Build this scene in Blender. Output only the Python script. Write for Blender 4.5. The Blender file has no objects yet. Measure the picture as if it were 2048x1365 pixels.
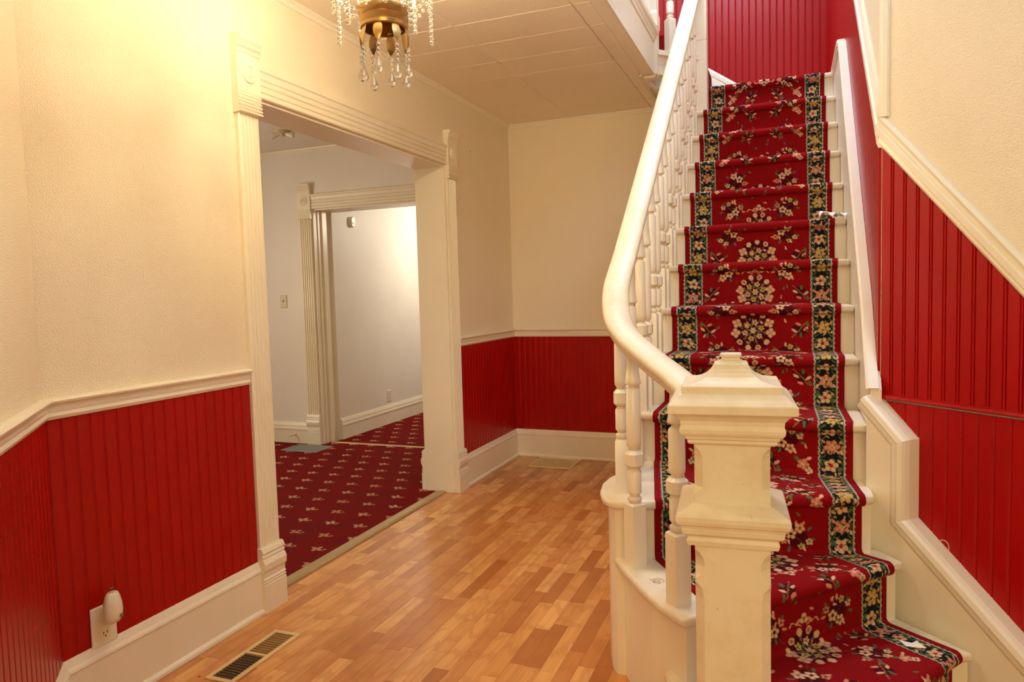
import bpy, bmesh, math, random
import numpy as np
from mathutils import Vector, Matrix
random.seed(7)
SC = bpy.context.scene
COL = SC.collection

# ------------------------------------------------------------------ camera
F_PX = 1413.26
YAW, PITCH, ROLL = 0.3762, 0.0653, -0.0277
CAM_H = 1.287
def cam_axes():
    fw = Vector((-math.sin(YAW)*math.cos(PITCH), math.cos(YAW)*math.cos(PITCH), -math.sin(PITCH)))
    rt = Vector((math.cos(YAW), math.sin(YAW), 0)); up = rt.cross(fw)
    c, s = math.cos(ROLL), math.sin(ROLL)
    return c*rt + s*up, -s*rt + c*up, fw
RT, UP, FW = cam_axes()
cam = bpy.data.cameras.new('camera'); cam.sensor_width = 36; cam.lens = 36*F_PX/2048
cam.clip_start = 0.05
camo = bpy.data.objects.new('camera', cam); COL.objects.link(camo)
m = Matrix.Identity(4)
for i in range(3):
    m[i][0] = RT[i]; m[i][1] = UP[i]; m[i][2] = -FW[i]
m[2][3] = CAM_H
camo.matrix_world = m
SC.camera = camo
def in_view(x, y, z, margin=30):
    d = Vector((x, y, z-CAM_H)); w = d.dot(FW)
    if w < 0.1: return False
    u = 1024+F_PX*d.dot(RT)/w; v = 682.5-F_PX*d.dot(UP)/w
    return -margin < u < 2048+margin and -margin < v < 1365+margin

# ------------------------------------------------------------------ world, exposure, lights
SC.view_settings.view_transform = 'Standard'
SC.view_settings.look = 'None'
SC.view_settings.gamma = 1.0
SC.view_settings.use_curve_mapping = False
SC.view_settings.exposure = 2.12
SC.cycles.use_denoising = True
SC.cycles.max_bounces = 10
SC.cycles.diffuse_bounces = 6
SC.cycles.sample_clamp_indirect = 4.0
SC.cycles.caustics_refractive = False
SC.cycles.caustics_reflective = False
w = bpy.data.worlds.new('world'); SC.world = w; w.use_nodes = True
w.node_tree.nodes['Background'].inputs[0].default_value = (0.7, 0.8, 1.0, 1)
w.node_tree.nodes['Background'].inputs[1].default_value = 0.04

def light(name, kind, loc, energy, color, size=0.1, size_y=None, target=None):
    l = bpy.data.lights.new(name, kind); l.energy = energy; l.color = color
    if kind == 'AREA':
        l.size = size
        if size_y: l.shape = 'RECTANGLE'; l.size_y = size_y
    else:
        l.shadow_soft_size = size
    o = bpy.data.objects.new(name, l); COL.objects.link(o); o.location = loc
    if target is not None:
        o.rotation_euler = (Vector(target)-Vector(loc)).to_track_quat('-Z', 'Y').to_euler()
    return o
WARM = (1.0, 0.845, 0.57)
CH = (-0.988, 1.652)                       # axis while building
CHP = (-1.232, 2.060); CHS = 1.247        # where the chandelier hangs and its size
for k in range(5):
    a = 2*math.pi*k/5+0.5
    light('chandelier_bulb_light', 'POINT', (CHP[0]+0.095*math.cos(a), CHP[1]+0.095*math.sin(a), 2.385), 4.0, WARM, 0.02)
light('entry_fill_light', 'AREA', (0.9, -2.0, 2.1), 20, (1.0, 0.74, 0.32), 2.2, 1.6, (-0.9, 4.0, 1.2))  # soft fill added behind the camera, no lamp known there
light('upper_window_light', 'AREA', (0.62, 1.75, 4.1), 8.5, (0.40, 0.66, 1.0), 0.8, 1.2, (-0.8, 4.0, 2.9))
light('upper_hall_daylight', 'AREA', (-0.6, 4.2, 4.9), 24, (0.74, 0.82, 1.0), 1.0, 1.0, (-0.4, 4.4, 2.0))  # unseen overhead area light standing in for daylight upstairs
light('side_room_fill_light', 'AREA', (-5.3, 3.1, 1.6), 9.0, (1.0, 0.85, 0.62), 1.2, 1.2, (-0.6, 3.4, 1.0))  # fill added to reach the hall through the opening, no window known
light('far_room_lamp_light', 'AREA', (-2.75, 7.0, 2.2), 7.0, (1.0, 0.88, 0.69), 0.5, 0.5, (-3.84, 7.0, 1.2))

# ------------------------------------------------------------------ tagging and mesh helpers
def struct(o): o['kind'] = 'structure'; return o
def tag(o, label, cat, group=None, kind=None):
    o['label'] = label; o['category'] = cat
    if group: o['group'] = group
    if kind: o['kind'] = kind
    return o
def empty(name, loc=(0, 0, 0), rz=0):
    o = bpy.data.objects.new(name, None); COL.objects.link(o); o.location = loc; o.rotation_euler = (0, 0, rz)
    o.empty_display_size = 0.1
    return o
def mk(name, verts, faces, mat, parent=None, smooth=False, bevel=0):
    me = bpy.data.meshes.new(name); me.from_pydata([tuple(v) for v in verts], [], faces)
    bm = bmesh.new(); bm.from_mesh(me)
    bmesh.ops.recalc_face_normals(bm, faces=bm.faces); bm.to_mesh(me); bm.free()
    if mat: me.materials.append(mat)
    if smooth:
        me.polygons.foreach_set('use_smooth', [True]*len(me.polygons))
    o = bpy.data.objects.new(name, me); COL.objects.link(o)
    if parent: o.parent = parent
    if bevel:
        b = o.modifiers.new('bevel', 'BEVEL'); b.width = bevel; b.segments = 3; b.limit_method = 'ANGLE'
        b.angle_limit = math.radians(50)
        for p in me.polygons: p.use_smooth = True
        sm(o)
    return o
def sm(o, ang=35):
    me = o.data
    me.polygons.foreach_set('use_smooth', [True]*len(me.polygons))
    bm = bmesh.new(); bm.from_mesh(me)
    for e in bm.edges:
        if len(e.link_faces) == 2 and e.calc_face_angle(0) > math.radians(ang): e.smooth = False
    bm.to_mesh(me); bm.free()
    return o
class MB:
    def __init__(s): s.v = []; s.f = []
    def add(s, v, f):
        n = len(s.v); s.v += [tuple(x) for x in v]; s.f += [tuple(i+n for i in q) for q in f]; return s
    def box(s, x0, x1, y0, y1, z0, z1):
        return s.add([(x0,y0,z0),(x1,y0,z0),(x1,y1,z0),(x0,y1,z0),(x0,y0,z1),(x1,y0,z1),(x1,y1,z1),(x0,y1,z1)],
                     [(0,3,2,1),(4,5,6,7),(0,1,5,4),(1,2,6,5),(2,3,7,6),(3,0,4,7)])
    def prism(s, poly, O, e1, e2, e3, t0, t1):
        """poly in plane (e1,e2), extruded along e3 from t0 to t1 (t may be functions of the index)."""
        O, e1, e2, e3 = Vector(O), Vector(e1), Vector(e2), Vector(e3)
        n = len(poly)
        f0 = t0 if callable(t0) else (lambda i: t0)
        f1 = t1 if callable(t1) else (lambda i: t1)
        v = [O+e1*p[0]+e2*p[1]+e3*f0(i) for i, p in enumerate(poly)]+[O+e1*p[0]+e2*p[1]+e3*f1(i) for i, p in enumerate(poly)]
        f = [tuple(range(n))[::-1], tuple(range(n, 2*n))]+[(i, (i+1) % n, n+(i+1) % n, n+i) for i in range(n)]
        return s.add(v, f)
    def lathe(s, prof, c=(0, 0, 0), seg=16, ax=None):
        """prof: (r, z)"""
        c = Vector(c); n = len(prof)
        if ax is None: ex, ey, ez = Vector((1,0,0)), Vector((0,1,0)), Vector((0,0,1))
        else: ex, ey, ez = [Vector(a) for a in ax]
        v = []
        for r, z in prof:
            for k in range(seg):
                a = 2*math.pi*k/seg
                v.append(c+ex*(r*math.cos(a))+ey*(r*math.sin(a))+ez*z)
        f = [(i*seg+k, i*seg+(k+1) % seg, (i+1)*seg+(k+1) % seg, (i+1)*seg+k) for i in range(n-1) for k in range(seg)]
        f += [tuple(range(seg))[::-1], tuple((n-1)*seg+k for k in range(seg))]
        return s.add(v, f)
    def sweep(s, path, prof, O, e1, e2, e3, closed_prof=True):
        """path 2D polyline in plane (e1,e2); prof points (a: left in-plane normal, b: along e3); mitred."""
        O, e1, e2, e3 = Vector(O), Vector(e1), Vector(e2), Vector(e3)
        P = [Vector(p) for p in path]; n = len(P); m = len(prof); v = []
        for i in range(n):
            d0 = (P[i]-P[i-1]).normalized() if i else None
            d1 = (P[i+1]-P[i]).normalized() if i < n-1 else None
            if d0 is None: nn = Vector((-d1.y, d1.x))
            elif d1 is None: nn = Vector((-d0.y, d0.x))
            else:
                a = Vector((-d0.y, d0.x)); b = Vector((-d1.y, d1.x)); h = (a+b).normalized()
                nn = h/max(0.3, h.dot(a))
            for a_, b_ in prof:
                q = P[i]+nn*a_
                v.append(O+e1*q.x+e2*q.y+e3*b_)
        f = [(i*m+k, i*m+(k+1) % m, (i+1)*m+(k+1) % m, (i+1)*m+k) for i in range(n-1) for k in range(m)]
        f += [tuple(range(m))[::-1], tuple((n-1)*m+k for k in range(m))]
        return s.add(v, f)
    def obj(s, name, mat, parent=None, smooth=False, bevel=0):
        return mk(name, s.v, s.f, mat, parent, smooth, bevel)
X, Y_, Zz = (1, 0, 0), (0, 1, 0), (0, 0, 1)
XY = ((0, 0, 0), X, Y_, Zz)

# ------------------------------------------------------------------ node helpers and materials
class NT:
    def __init__(s, name, rough=0.5, spec=0.5):
        s.m = bpy.data.materials.new(name); s.m.use_nodes = True; s.t = s.m.node_tree
        s.b = s.t.nodes['Principled BSDF']; s.b.inputs['Roughness'].default_value = rough
        s.b.inputs['Specular IOR Level'].default_value = spec
    def n(s, t, **kw):
        q = s.t.nodes.new(t)
        for k, v in kw.items(): setattr(q, k, v)
        return q
    def link(s, a, b): s.t.links.new(a, b)
    def math(s, op, a, b=None, c=None):
        q = s.n('ShaderNodeMath', operation=op)
        for i, x in enumerate((a, b, c)):
            if x is None: continue
            if isinstance(x, (int, float)): q.inputs[i].default_value = x
            else: s.link(x, q.inputs[i])
        return q.outputs[0]
    def mix(s, fac, a, b):
        q = s.n('ShaderNodeMix', data_type='RGBA')
        for i, x in ((0, fac), (6, a), (7, b)):
            if isinstance(x, (int, float)): q.inputs[i].default_value = x
            elif isinstance(x, tuple): q.inputs[i].default_value = (*x, 1)
            else: s.link(x, q.inputs[i])
        return q.outputs[2]
    def noise(s, scale, detail=2, rough=0.5, vec=None, dist=0):
        q = s.n('ShaderNodeTexNoise'); q.inputs['Scale'].default_value = scale; q.inputs['Detail'].default_value = detail
        q.inputs['Roughness'].default_value = rough; q.inputs['Distortion'].default_value = dist
        if vec is None: vec = s.coord()
        s.link(vec, q.inputs['Vector']); return q.outputs['Fac']
    def coord(s, kind='Object', scale=None, loc=None):
        q = s.n('ShaderNodeTexCoord') if kind != 'World' else s.n('ShaderNodeNewGeometry')
        out = q.outputs[kind] if kind != 'World' else q.outputs['Position']
        if scale or loc is not None:
            mp = s.n('ShaderNodeMapping'); s.link(out, mp.inputs['Vector'])
            if scale: mp.inputs['Scale'].default_value = scale
            if loc is not None:
                if isinstance(loc, tuple): mp.inputs['Location'].default_value = loc
                else: s.link(loc, mp.inputs['Location'])
            out = mp.outputs[0]
        return out
    def ramp(s, fac, pts):
        q = s.n('ShaderNodeValToRGB'); el = q.color_ramp.elements
        el[0].position = pts[0][0]; el[0].color = (*pts[0][1], 1)
        el[1].position = pts[-1][0]; el[1].color = (*pts[-1][1], 1)
        for p, c in pts[1:-1]:
            e = el.new(p); e.color = (*c, 1)
        s.link(fac, q.inputs[0]); return q.outputs[0]
    def color(s, c):
        if isinstance(c, tuple): s.b.inputs['Base Color'].default_value = (*c, 1)
        else: s.link(c, s.b.inputs['Base Color'])
        return s
    def bump(s, h, strength=0.3, dist=0.002):
        q = s.n('ShaderNodeBump'); q.inputs['Strength'].default_value = strength; q.inputs['Distance'].default_value = dist
        s.link(h, q.inputs['Height']); s.link(q.outputs[0], s.b.inputs['Normal']); return s

def m_paint(name, col, col2, rough=0.38, bump=0.12, bscale=260, grime=2.2):
    t = NT(name, rough)
    c = t.mix(t.ramp(t.noise(grime, 3, 0.6, t.coord('World')), [(0.38, (0, 0, 0)), (0.75, (1, 1, 1))]), col, col2)
    t.color(c)
    t.bump(t.noise(bscale, 2, 0.5, t.coord('World')), bump, 0.0015)
    return t.m
M_TRIM = m_paint('cream_gloss_paint', (0.84, 0.775, 0.635), (0.79, 0.71, 0.55), 0.32, 0.06, 90)
# worn trim: same paint with yellowed scuffs
def m_worn():
    t = NT('worn_stair_paint', 0.45, 0.35)
    n1 = t.noise(7, 5, 0.7, t.coord('World')); n2 = t.noise(55, 4, 0.7, t.coord('World'))
    c = t.mix(t.ramp(n1, [(0.42, (0, 0, 0)), (0.7, (1, 1, 1))]), (0.78, 0.70, 0.56), (0.69, 0.58, 0.40))
    c = t.mix(t.ramp(n2, [(0.66, (0, 0, 0)), (0.74, (1, 1, 1))]), c, (0.60, 0.47, 0.27))
    t.color(c); t.bump(n2, 0.10, 0.001); return t.m
M_WORN = m_worn()
def m_plaster():
    t = NT('textured_cream_plaster', 0.55)
    a = t.noise(150, 3, 0.55, t.coord('World', (1, 1, 1.6))); b = t.noise(420, 2, 0.6, t.coord('World'))
    st = t.noise(1.3, 3, 0.6, t.coord('World', (1, 1, 0.6)))
    c = t.mix(t.ramp(st, [(0.4, (0, 0, 0)), (0.72, (1, 1, 1))]), (0.90, 0.80, 0.62), (0.88, 0.765, 0.56))
    sp = t.n('ShaderNodeTexVoronoi'); sp.inputs['Scale'].default_value = 2.3; t.link(t.coord('World'), sp.inputs['Vector'])
    dots = t.math('LESS_THAN', sp.outputs['Distance'], 0.016)
    c = t.mix(t.math('MULTIPLY', dots, 0.8), c, (0.35, 0.24, 0.12))
    t.color(c); t.bump(t.math('ADD', a, t.math('MULTIPLY', b, 0.35)), 0.75, 0.006); return t.m
M_PLAST = m_plaster()
def m_white_wall():
    t = NT('off_white_wall_paint', 0.5)
    c = t.mix(t.ramp(t.noise(1.1, 4, 0.6, t.coord('World')), [(0.4, (0, 0, 0)), (0.75, (1, 1, 1))]), (0.80, 0.76, 0.70), (0.73, 0.68, 0.60))
    t.color(c); t.bump(t.noise(200, 2, 0.5, t.coord('World')), 0.15, 0.0015); return t.m
M_WWALL = m_white_wall()
M_RED = None
def m_red():
    t = NT('red_gloss_paint', 0.30, 0.28)
    n = t.noise(3.0, 4, 0.6, t.coord('World', (1, 1, 0.4)))
    c = t.mix(t.ramp(n, [(0.35, (0, 0, 0)), (0.7, (1, 1, 1))]), (0.38, 0.0015, 0.001), (0.33, 0.0013, 0.001))
    t.color(c); t.bump(t.noise(330, 2, 0.5, t.coord('World')), 0.35, 0.0012); return t.m
M_RED = m_red()
def m_flat(name, col, rough=0.5, metal=0, spec=0.5):
    t = NT(name, rough, spec); t.b.inputs['Metallic'].default_value = metal
    c = t.mix(t.noise(14, 3, 0.6, t.coord('World')), col, tuple(x*0.86 for x in col)); t.color(c); return t.m
M_DARK = m_flat('hole_shade', (0.015, 0.012, 0.01), 0.8)  # near-black colour standing in for shade inside slots and ducts
M_JOINT = m_flat('floor_joint', (0.10, 0.045, 0.015), 0.8)
M_BRASS = m_flat('antique_brass', (0.55, 0.36, 0.14), 0.34, 0.9)
M_BRASSY = m_flat('brassy_enamel_register', (0.86, 0.66, 0.32), 0.35, 0.15)
M_DAMP = m_flat('worn_brass_damper', (0.50, 0.32, 0.10), 0.4, 0.5)
M_SLAT = m_flat('bronzed_slat', (0.32, 0.20, 0.09), 0.45, 0.5)
M_IVORY = m_flat('ivory_plastic', (0.82, 0.76, 0.62), 0.3)
M_ALMOND = m_flat('almond_plastic', (0.62, 0.54, 0.33), 0.35)
M_THR = m_flat('gilt_threshold', (0.50, 0.36, 0.17), 0.36, 0.3)
M_PAPER = m_flat('white_paper', (0.88, 0.84, 0.74), 0.7)
M_GREYV = m_flat('grey_metal_vent', (0.30, 0.30, 0.28), 0.45, 0.4)
def m_ceil():
    t = NT('stippled_ceiling_tile', 0.6)
    n = t.n('ShaderNodeTexNoise'); n.inputs['Scale'].default_value = 95; n.inputs['Detail'].default_value = 2; n.inputs['Distortion'].default_value = 1.2
    t.link(t.coord('World'), n.inputs['Vector'])
    t.color((0.90, 0.82, 0.68)); t.bump(n.outputs['Fac'], 0.5, 0.003); return t.m
M_CEIL = m_ceil()
def m_laminate():
    t = NT('honey_laminate', 0.24, 0.5)
    oi = t.n('ShaderNodeObjectInfo'); r = oi.outputs['Random']
    off = t.n('ShaderNodeCombineXYZ'); t.link(t.math('MULTIPLY', r, 37.0), off.inputs[0]); t.link(t.math('MULTIPLY', r, 91.0), off.inputs[1])
    vec = t.coord('World', (26, 1.3, 1), off.outputs[0])
    g = t.noise(1.0, 4, 0.6, vec, 0.8)
    w = t.n('ShaderNodeTexWave', wave_type='RINGS'); w.inputs['Scale'].default_value = 1.6; w.inputs['Distortion'].default_value = 5.5
    w.inputs['Detail'].default_value = 3; w.inputs['Detail Scale'].default_value = 1.2
    t.link(t.coord('World', (9, 1.1, 1), off.outputs[0]), w.inputs['Vector'])
    base = t.ramp(r, [(0.0, (0.44, 0.16, 0.042)), (0.2, (0.56, 0.23, 0.066)), (0.6, (0.68, 0.32, 0.10)), (1.0, (0.80, 0.43, 0.15))])
    dark = t.mix(0.5, base, (0.38, 0.13, 0.036))
    c = t.mix(t.ramp(g, [(0.42, (0, 0, 0)), (0.70, (0.9, 0.9, 0.9))]), base, dark)
    c = t.mix(t.math('MULTIPLY', t.ramp(w.outputs['Fac'], [(0.70, (0, 0, 0)), (0.95, (1, 1, 1))]), 0.55), c, dark)
    t.color(c); t.bump(g, 0.03, 0.0005); return t.m
M_LAM = m_laminate()
def m_sprig():
    t = NT('red_sprig_carpet', 0.95, 0.1)
    sep = t.n('ShaderNodeSeparateXYZ'); t.link(t.coord('World'), sep.inputs[0])
    x, y = sep.outputs[0], sep.outputs[1]; P = 0.19
    row = t.math('FLOOR', t.math('DIVIDE', y, P))
    xs = t.math('ADD', t.math('DIVIDE', x, P), t.math('MULTIPLY', row, 0.5))
    lx = t.math('MULTIPLY', t.math('SUBTRACT', t.math('FRACT', xs), 0.5), P)
    ly = t.math('MULTIPLY', t.math('SUBTRACT', t.math('FRACT', t.math('DIVIDE', y, P)), 0.5), P)
    wob = t.noise(60, 1, 0.5, t.coord('World'))
    ly = t.math('ADD', ly, t.math('MULTIPLY', t.math('SUBTRACT', wob, 0.5), 0.012))
    cid = t.n('ShaderNodeTexWhiteNoise', noise_dimensions='2D'); cv = t.n('ShaderNodeCombineXYZ')
    t.link(t.math('FLOOR', xs), cv.inputs[0]); t.link(row, cv.inputs[1]); t.link(cv.outputs[0], cid.inputs['Vector'])
    rr = t.math('SQRT', t.math('ADD', t.math('MULTIPLY', lx, lx), t.math('MULTIPLY', ly, ly)))
    th = t.math('ADD', t.math('ARCTAN2', ly, lx), t.math('MULTIPLY', cid.outputs['Value'], 0.5))
    pet = t.math('LESS_THAN', rr, t.math('MULTIPLY', t.math('POWER', t.math('ABSOLUTE', t.math('COSINE', t.math('MULTIPLY', th, 2.0))), 0.6), 0.034))
    ctr = t.math('LESS_THAN', rr, 0.007)
    pet = t.math('MULTIPLY', pet, t.math('SUBTRACT', 1.0, ctr))
    stem = t.math('MULTIPLY', t.math('LESS_THAN', t.math('ABSOLUTE', t.math('ADD', ly, t.math('MULTIPLY', lx, 0.35))), 0.0028), t.math('MULTIPLY', t.math('LESS_THAN', lx, 0.055), t.math('GREATER_THAN', lx, -0.045)))
    ex = t.math('DIVIDE', t.math('SUBTRACT', lx, 0.046), 0.012); ey = t.math('DIVIDE', t.math('SUBTRACT', ly, 0.004), 0.006)
    lf = t.math('LESS_THAN', t.math('ADD', t.math('MULTIPLY', ex, ex), t.math('MULTIPLY', ey, ey)), 1.0)
    pile = t.noise(700, 2, 0.6, t.coord('World'))
    red = t.mix(pile, (0.12, 0.002, 0.002), (0.24, 0.006, 0.005))
    blotch = t.noise(5, 3, 0.6, t.coord('World'))
    red = t.mix(t.ramp(blotch, [(0.4, (0, 0, 0)), (0.7, (1, 1, 1))]), red, (0.13, 0.006, 0.007))
    pc = t.mix(cid.outputs['Value'], (0.52, 0.33, 0.21), (0.42, 0.22, 0.10))
    c = t.mix(t.math('MULTIPLY', stem, 0.7), red, (0.40, 0.22, 0.12))
    c = t.mix(lf, c, (0.42, 0.28, 0.14))
    c = t.mix(pet, c, pc)
    t.color(c); t.bump(pile, 0.5, 0.003); return t.m
M_SPRIG = m_sprig()
def m_runner():
    t = NT('woven_floral_runner', 0.92, 0.12)
    a = t.n('ShaderNodeVertexColor'); a.layer_name = 'weave'
    pile = t.noise(600, 2, 0.6, t.coord('World'))
    mul = t.math('ADD', t.math('MULTIPLY', pile, 0.5), 0.75)
    v = t.n('ShaderNodeVectorMath', operation='SCALE'); t.link(a.outputs['Color'], v.inputs[0]); t.link(mul, v.inputs['Scale'])
    t.color(v.outputs[0]); t.bump(pile, 0.5, 0.003); return t.m
M_RUN = m_runner()
M_REDCARPET = None
def m_glass():
    t = NT('cut_crystal', 0.10, 0.8); t.b.inputs['Transmission Weight'].default_value = 0.85
    t.b.inputs['IOR'].default_value = 1.5; t.color((1, 0.98, 0.94)); return t.m
M_GLASS = m_glass()
def m_bulb():
    t = NT('lit_bulb', 0.3); t.color((1, 0.9, 0.7)); t.b.inputs['Emission Color'].default_value = (1, 0.86, 0.6, 1); t.b.inputs['Emission Strength'].default_value = 14; return t.m
M_BULB = m_bulb()

# ------------------------------------------------------------------ constants of the room
XL = -2.053; YB = 5.234; HC = 2.61; XR = 0.285
KL = Vector((XL, 1.413)); CR = Vector((XR, 2.685)); S2 = math.sqrt(0.5)
D45 = Vector((S2, -S2)); N45R = Vector((-S2, -S2)); N45L = Vector((S2, S2))
T = 0.2318; R = 0.2008
ny = lambda i: 4.8956-i*T
nz = lambda i: 2.6103-i*R

def frame_along(P, d, nrm):
    """plane of a wall: e1 along it, e2 up, e3 out of it"""
    return ((P[0], P[1], 0), (d[0], d[1], 0), (0, 0, 1), (nrm[0], nrm[1], 0))
FL = frame_along((XL, 0), (0, 1), (1, 0))            # left wall, s = y
FB = frame_along((0, YB), (1, 0), (0, -1))           # back wall, s = x
FAL = frame_along(KL, D45, N45L)                     # angled wall at the left, s from the crease
FAR = frame_along(CR, D45, N45R)                     # angled wall at the stairs, s from the corner
FR = frame_along((XR, 0), (0, 1), (-1, 0))           # right stair wall, s = y
FT = frame_along((0, 6.2), (1, 0), (0, -1))          # wall at the head of the stairs

# ------------------------------------------------------------------ walls
def wallbox(name, boxes, mat):
    b = MB()
    for q in boxes: b.box(*q)
    return struct(b.obj(name, mat))
OY0, OY1, OZ = 2.385, 4.105, 2.125                    # wide cased opening in the left wall
WT = 0.2
wall_left = wallbox('wall_left', [(XL-WT, XL, 1.33, OY0, 0, HC+0.05), (XL-WT, XL, OY1, YB+0.0, 0, HC+0.05), (XL-WT, XL, OY0, OY1, OZ, HC+0.05)], M_PLAST)
wall_back = wallbox('wall_back', [(XL-0.0, XR, YB, YB+0.15, 0, HC)], M_PLAST)
def slab45(name, P, L0, L1, nrm, z0, z1, th, mat):
    b = MB(); b.prism([(L0, 0), (L1, 0), (L1, -th), (L0, -th)], (P[0], P[1], 0), (D45[0], D45[1], 0), (nrm[0], nrm[1], 0), Zz, z0, z1)
    return struct(b.obj(name, mat))
wall_left_front = slab45('wall_left_front', KL, 0.0, 2.2, N45L, 0, HC+0.05, 0.15, M_PLAST)
wall_stair_front = slab45('wall_right_front', CR, 0.0, 1.9, N45R, 0, 5.2, 0.15, M_PLAST)
wall_right = wallbox('wall_right', [(XR, XR+0.15, 2.69, 6.35, 0, 5.2)], M_PLAST)
wall_top = wallbox('wall_stair_head', [(-2.6, XR, 6.2, 6.35, 2.4, 5.2)], M_PLAST)
wall_upper = wallbox('wall_upper_left', [(-2.75, -2.6, -0.4, 6.35, 2.9, 5.2)], M_WWALL)
wallbox('wall_upper_front', [(-2.6, 1.6, 0.72, 0.87, 2.9, 5.2)], M_WWALL)
wallbox('ceiling_upper', [(-2.75, 1.7, 0.7, 6.35, 5.2, 5.3)], M_WWALL)

# ------------------------------------------------------------------ beaded boards
def board(parent, fr, s0, w, zb, zt, mat=None, th=0.009, gd=0.0045):
    ge = gd*0.5 if gd < 0.0065 else gd-0.0010
    prof = [(0, 0), (0.0, ge), (0.002, th*0.9), (w-0.0115, th*0.9), (w-0.0100, gd), (w-0.0085, th*0.8), (w-0.0055, th*0.95), (w-0.0025, th*0.8), (w-0.0008, ge), (w-0.0008, 0)]
    f0 = (lambda i: zb(s0+prof[i][0])) if callable(zb) else zb
    f1 = (lambda i: zt(s0+prof[i][0])) if callable(zt) else zt
    b = MB(); b.prism(prof, fr[0], fr[1], fr[3], fr[2], f0, f1)
    v = [tuple(Vector(p)+Vector(fr[1])*s0) for p in b.v]
    o = mk('board', v, b.f, mat or M_RED, parent)
    return o
def boards(parent, fr, s0, s1, pitch, zb, zt, mat=None, gd=0.0045):
    n = max(1, round((s1-s0)/pitch)); p = (s1-s0)/n
    for k in range(n): board(parent, fr, s0+k*p, p, zb, zt, mat, gd=gd)
ZR0, ZR1 = 0.952, 1.017                                # chair rail
boards(wall_left, FL, 1.418, 2.262, 0.047, 0.21, ZR0+0.01, gd=0.0078)
boards(wall_left, FL, 4.235, YB-0.002, 0.047, 0.21, ZR0+0.01, gd=0.0078)
boards(wall_back, FB, XL+0.0095, -0.60, 0.047, 0.21, ZR0+0.01, gd=0.0078)
boards(wall_left_front, FAL, 0.006, 1.0, 0.047, 0.21, ZR0+0.01, gd=0.0078)
# stair side: boards between skirt and rail
rail_lo = lambda y: 1.752+0.848*(y-2.685)
skirt_z = lambda y: 0.93+0.866*(y-2.60)
for fr_, s0_, s1_, zb_, zt_ in ((FR, 2.690, 5.0, lambda s: min(2.60, skirt_z(s)-0.03), lambda s: rail_lo(s)+0.03),
                                (FR, 5.0, 6.19, lambda s: 2.70, lambda s: min(4.9, rail_lo(s)+0.03))):
    boards(wall_right, fr_, s0_, s1_, 0.0455, zb_, zt_)
arail_lo = lambda s: 1.752-1.108*s
# angled wall: upper boards end on the little ledge, lower ones start beneath it and stand less proud
boards(wall_stair_front, FAR, 0.006, 0.78, 0.0455, 0.900, lambda s: max(0.901, arail_lo(s)+0.03))
boards(wall_stair_front, FAR, 0.006, 1.2, 0.0485, 0.0, lambda s: min(0.895, arail_lo(s)+0.03), gd=0.0072)
boards(wall_top, FT, -1.35, XR-0.010, 0.052, 2.75, 4.6, gd=0.0060)
for pp, qq in (((XR-0.012, XR, 6.188, 6.2), (2.75, 4.6)),):
    MB().box(*pp, *qq).obj('board', M_RED, wall_top)

# ------------------------------------------------------------------ trims
def trim(n, b, mat=None): return struct(b.obj('trim_%d' % n, mat or M_TRIM))
RAILP = [(0, ZR0), (0.012, ZR0+0.002), (0.017, ZR0+0.012), (0.014, ZR0+0.022), (0.016, ZR0+0.03), (0.016, ZR0+0.046), (0.028, ZR0+0.052), (0.030, ZR0+0.058), (0.026, ZR0+0.063), (0.012, ZR1), (0, ZR1)]
# path walked so that "left" points into the room
PL = [KL+D45*1.1, KL, Vector((XL, 2.262))]
trim(1, MB().sweep([tuple(p) for p in PL], [(-a, z) for a, z in RAILP], *XY))
PL2 = [(XL, 4.225), (XL, YB), (-0.60, YB)]
trim(2, MB().sweep(PL2, [(-a, z) for a, z in RAILP], *XY))
BASEP = [(0, 0.001), (0.022+0.012, 0.001), (0.022+0.011, 0.012), (0.022+0.004, 0.020), (0.022, 0.021), (0.022, 0.172), (0.026, 0.176), (0.024, 0.184), (0.018, 0.192), (0.014, 0.205), (0.010, 0.216), (0, 0.218)]
struct(MB().sweep([tuple(p) for p in PL], [(-a, z) for a, z in BASEP], *XY).obj('baseboard_left', M_TRIM))
struct(MB().sweep(PL2, [(-a, z) for a, z in BASEP], *XY).obj('baseboard_back', M_TRIM))
CROWN = [(0, HC-0.034), (0.006, HC-0.034), (0.010, HC-0.028), (0.010, HC-0.018), (0.018, HC-0.012), (0.022, HC-0.004), (0.022, HC-0.001), (0, HC-0.001)]
trim(3, MB().sweep([tuple(KL+D45*1.6), tuple(KL), (XL, YB), (-0.80, YB)], [(-a, z) for a, z in CROWN], *XY))
# rails on the stair walls
def slope_rail(n, fr, s0, s1, lo, k, hgt, ext0=0, name=None):
    prof = [(0, 0), (0, 0.012), (0.012, 0.018), (0.030, 0.016), (0.034, 0.022), (0.060, 0.022), (0.066, 0.014), (0.085, 0.016), (0.10, 0.020), (hgt, 0.012), (hgt, 0)]
    b = MB()
    v = []
    for s in (s0, s1):
        for a, d in prof:
            v.append(Vector(fr[0])+Vector(fr[1])*s+Vector((0, 0, lo(s)+a*k))+Vector(fr[3])*d)
    m_ = len(prof)
    b.add(v, [tuple(range(m_))[::-1], tuple(range(m_, 2*m_))]+[(i, (i+1) % m_, m_+(i+1) % m_, m_+i) for i in range(m_)])
    return trim(n, b)
slope_rail(4, FR, 2.672, 6.15, rail_lo, 1.28, 0.115)
slope_rail(5, FAR, -0.006, 1.25, arail_lo, 0.92, 0.115)
trim(6, MB().prism([(0.0, 0), (0.0, 0.016), (0.004, 0.020), (0.018, 0.020), (0.027, 0.012), (0.027, 0)], FAR[0], FAR[1], FAR[3], FAR[2], 1.84, 3.4))
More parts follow.
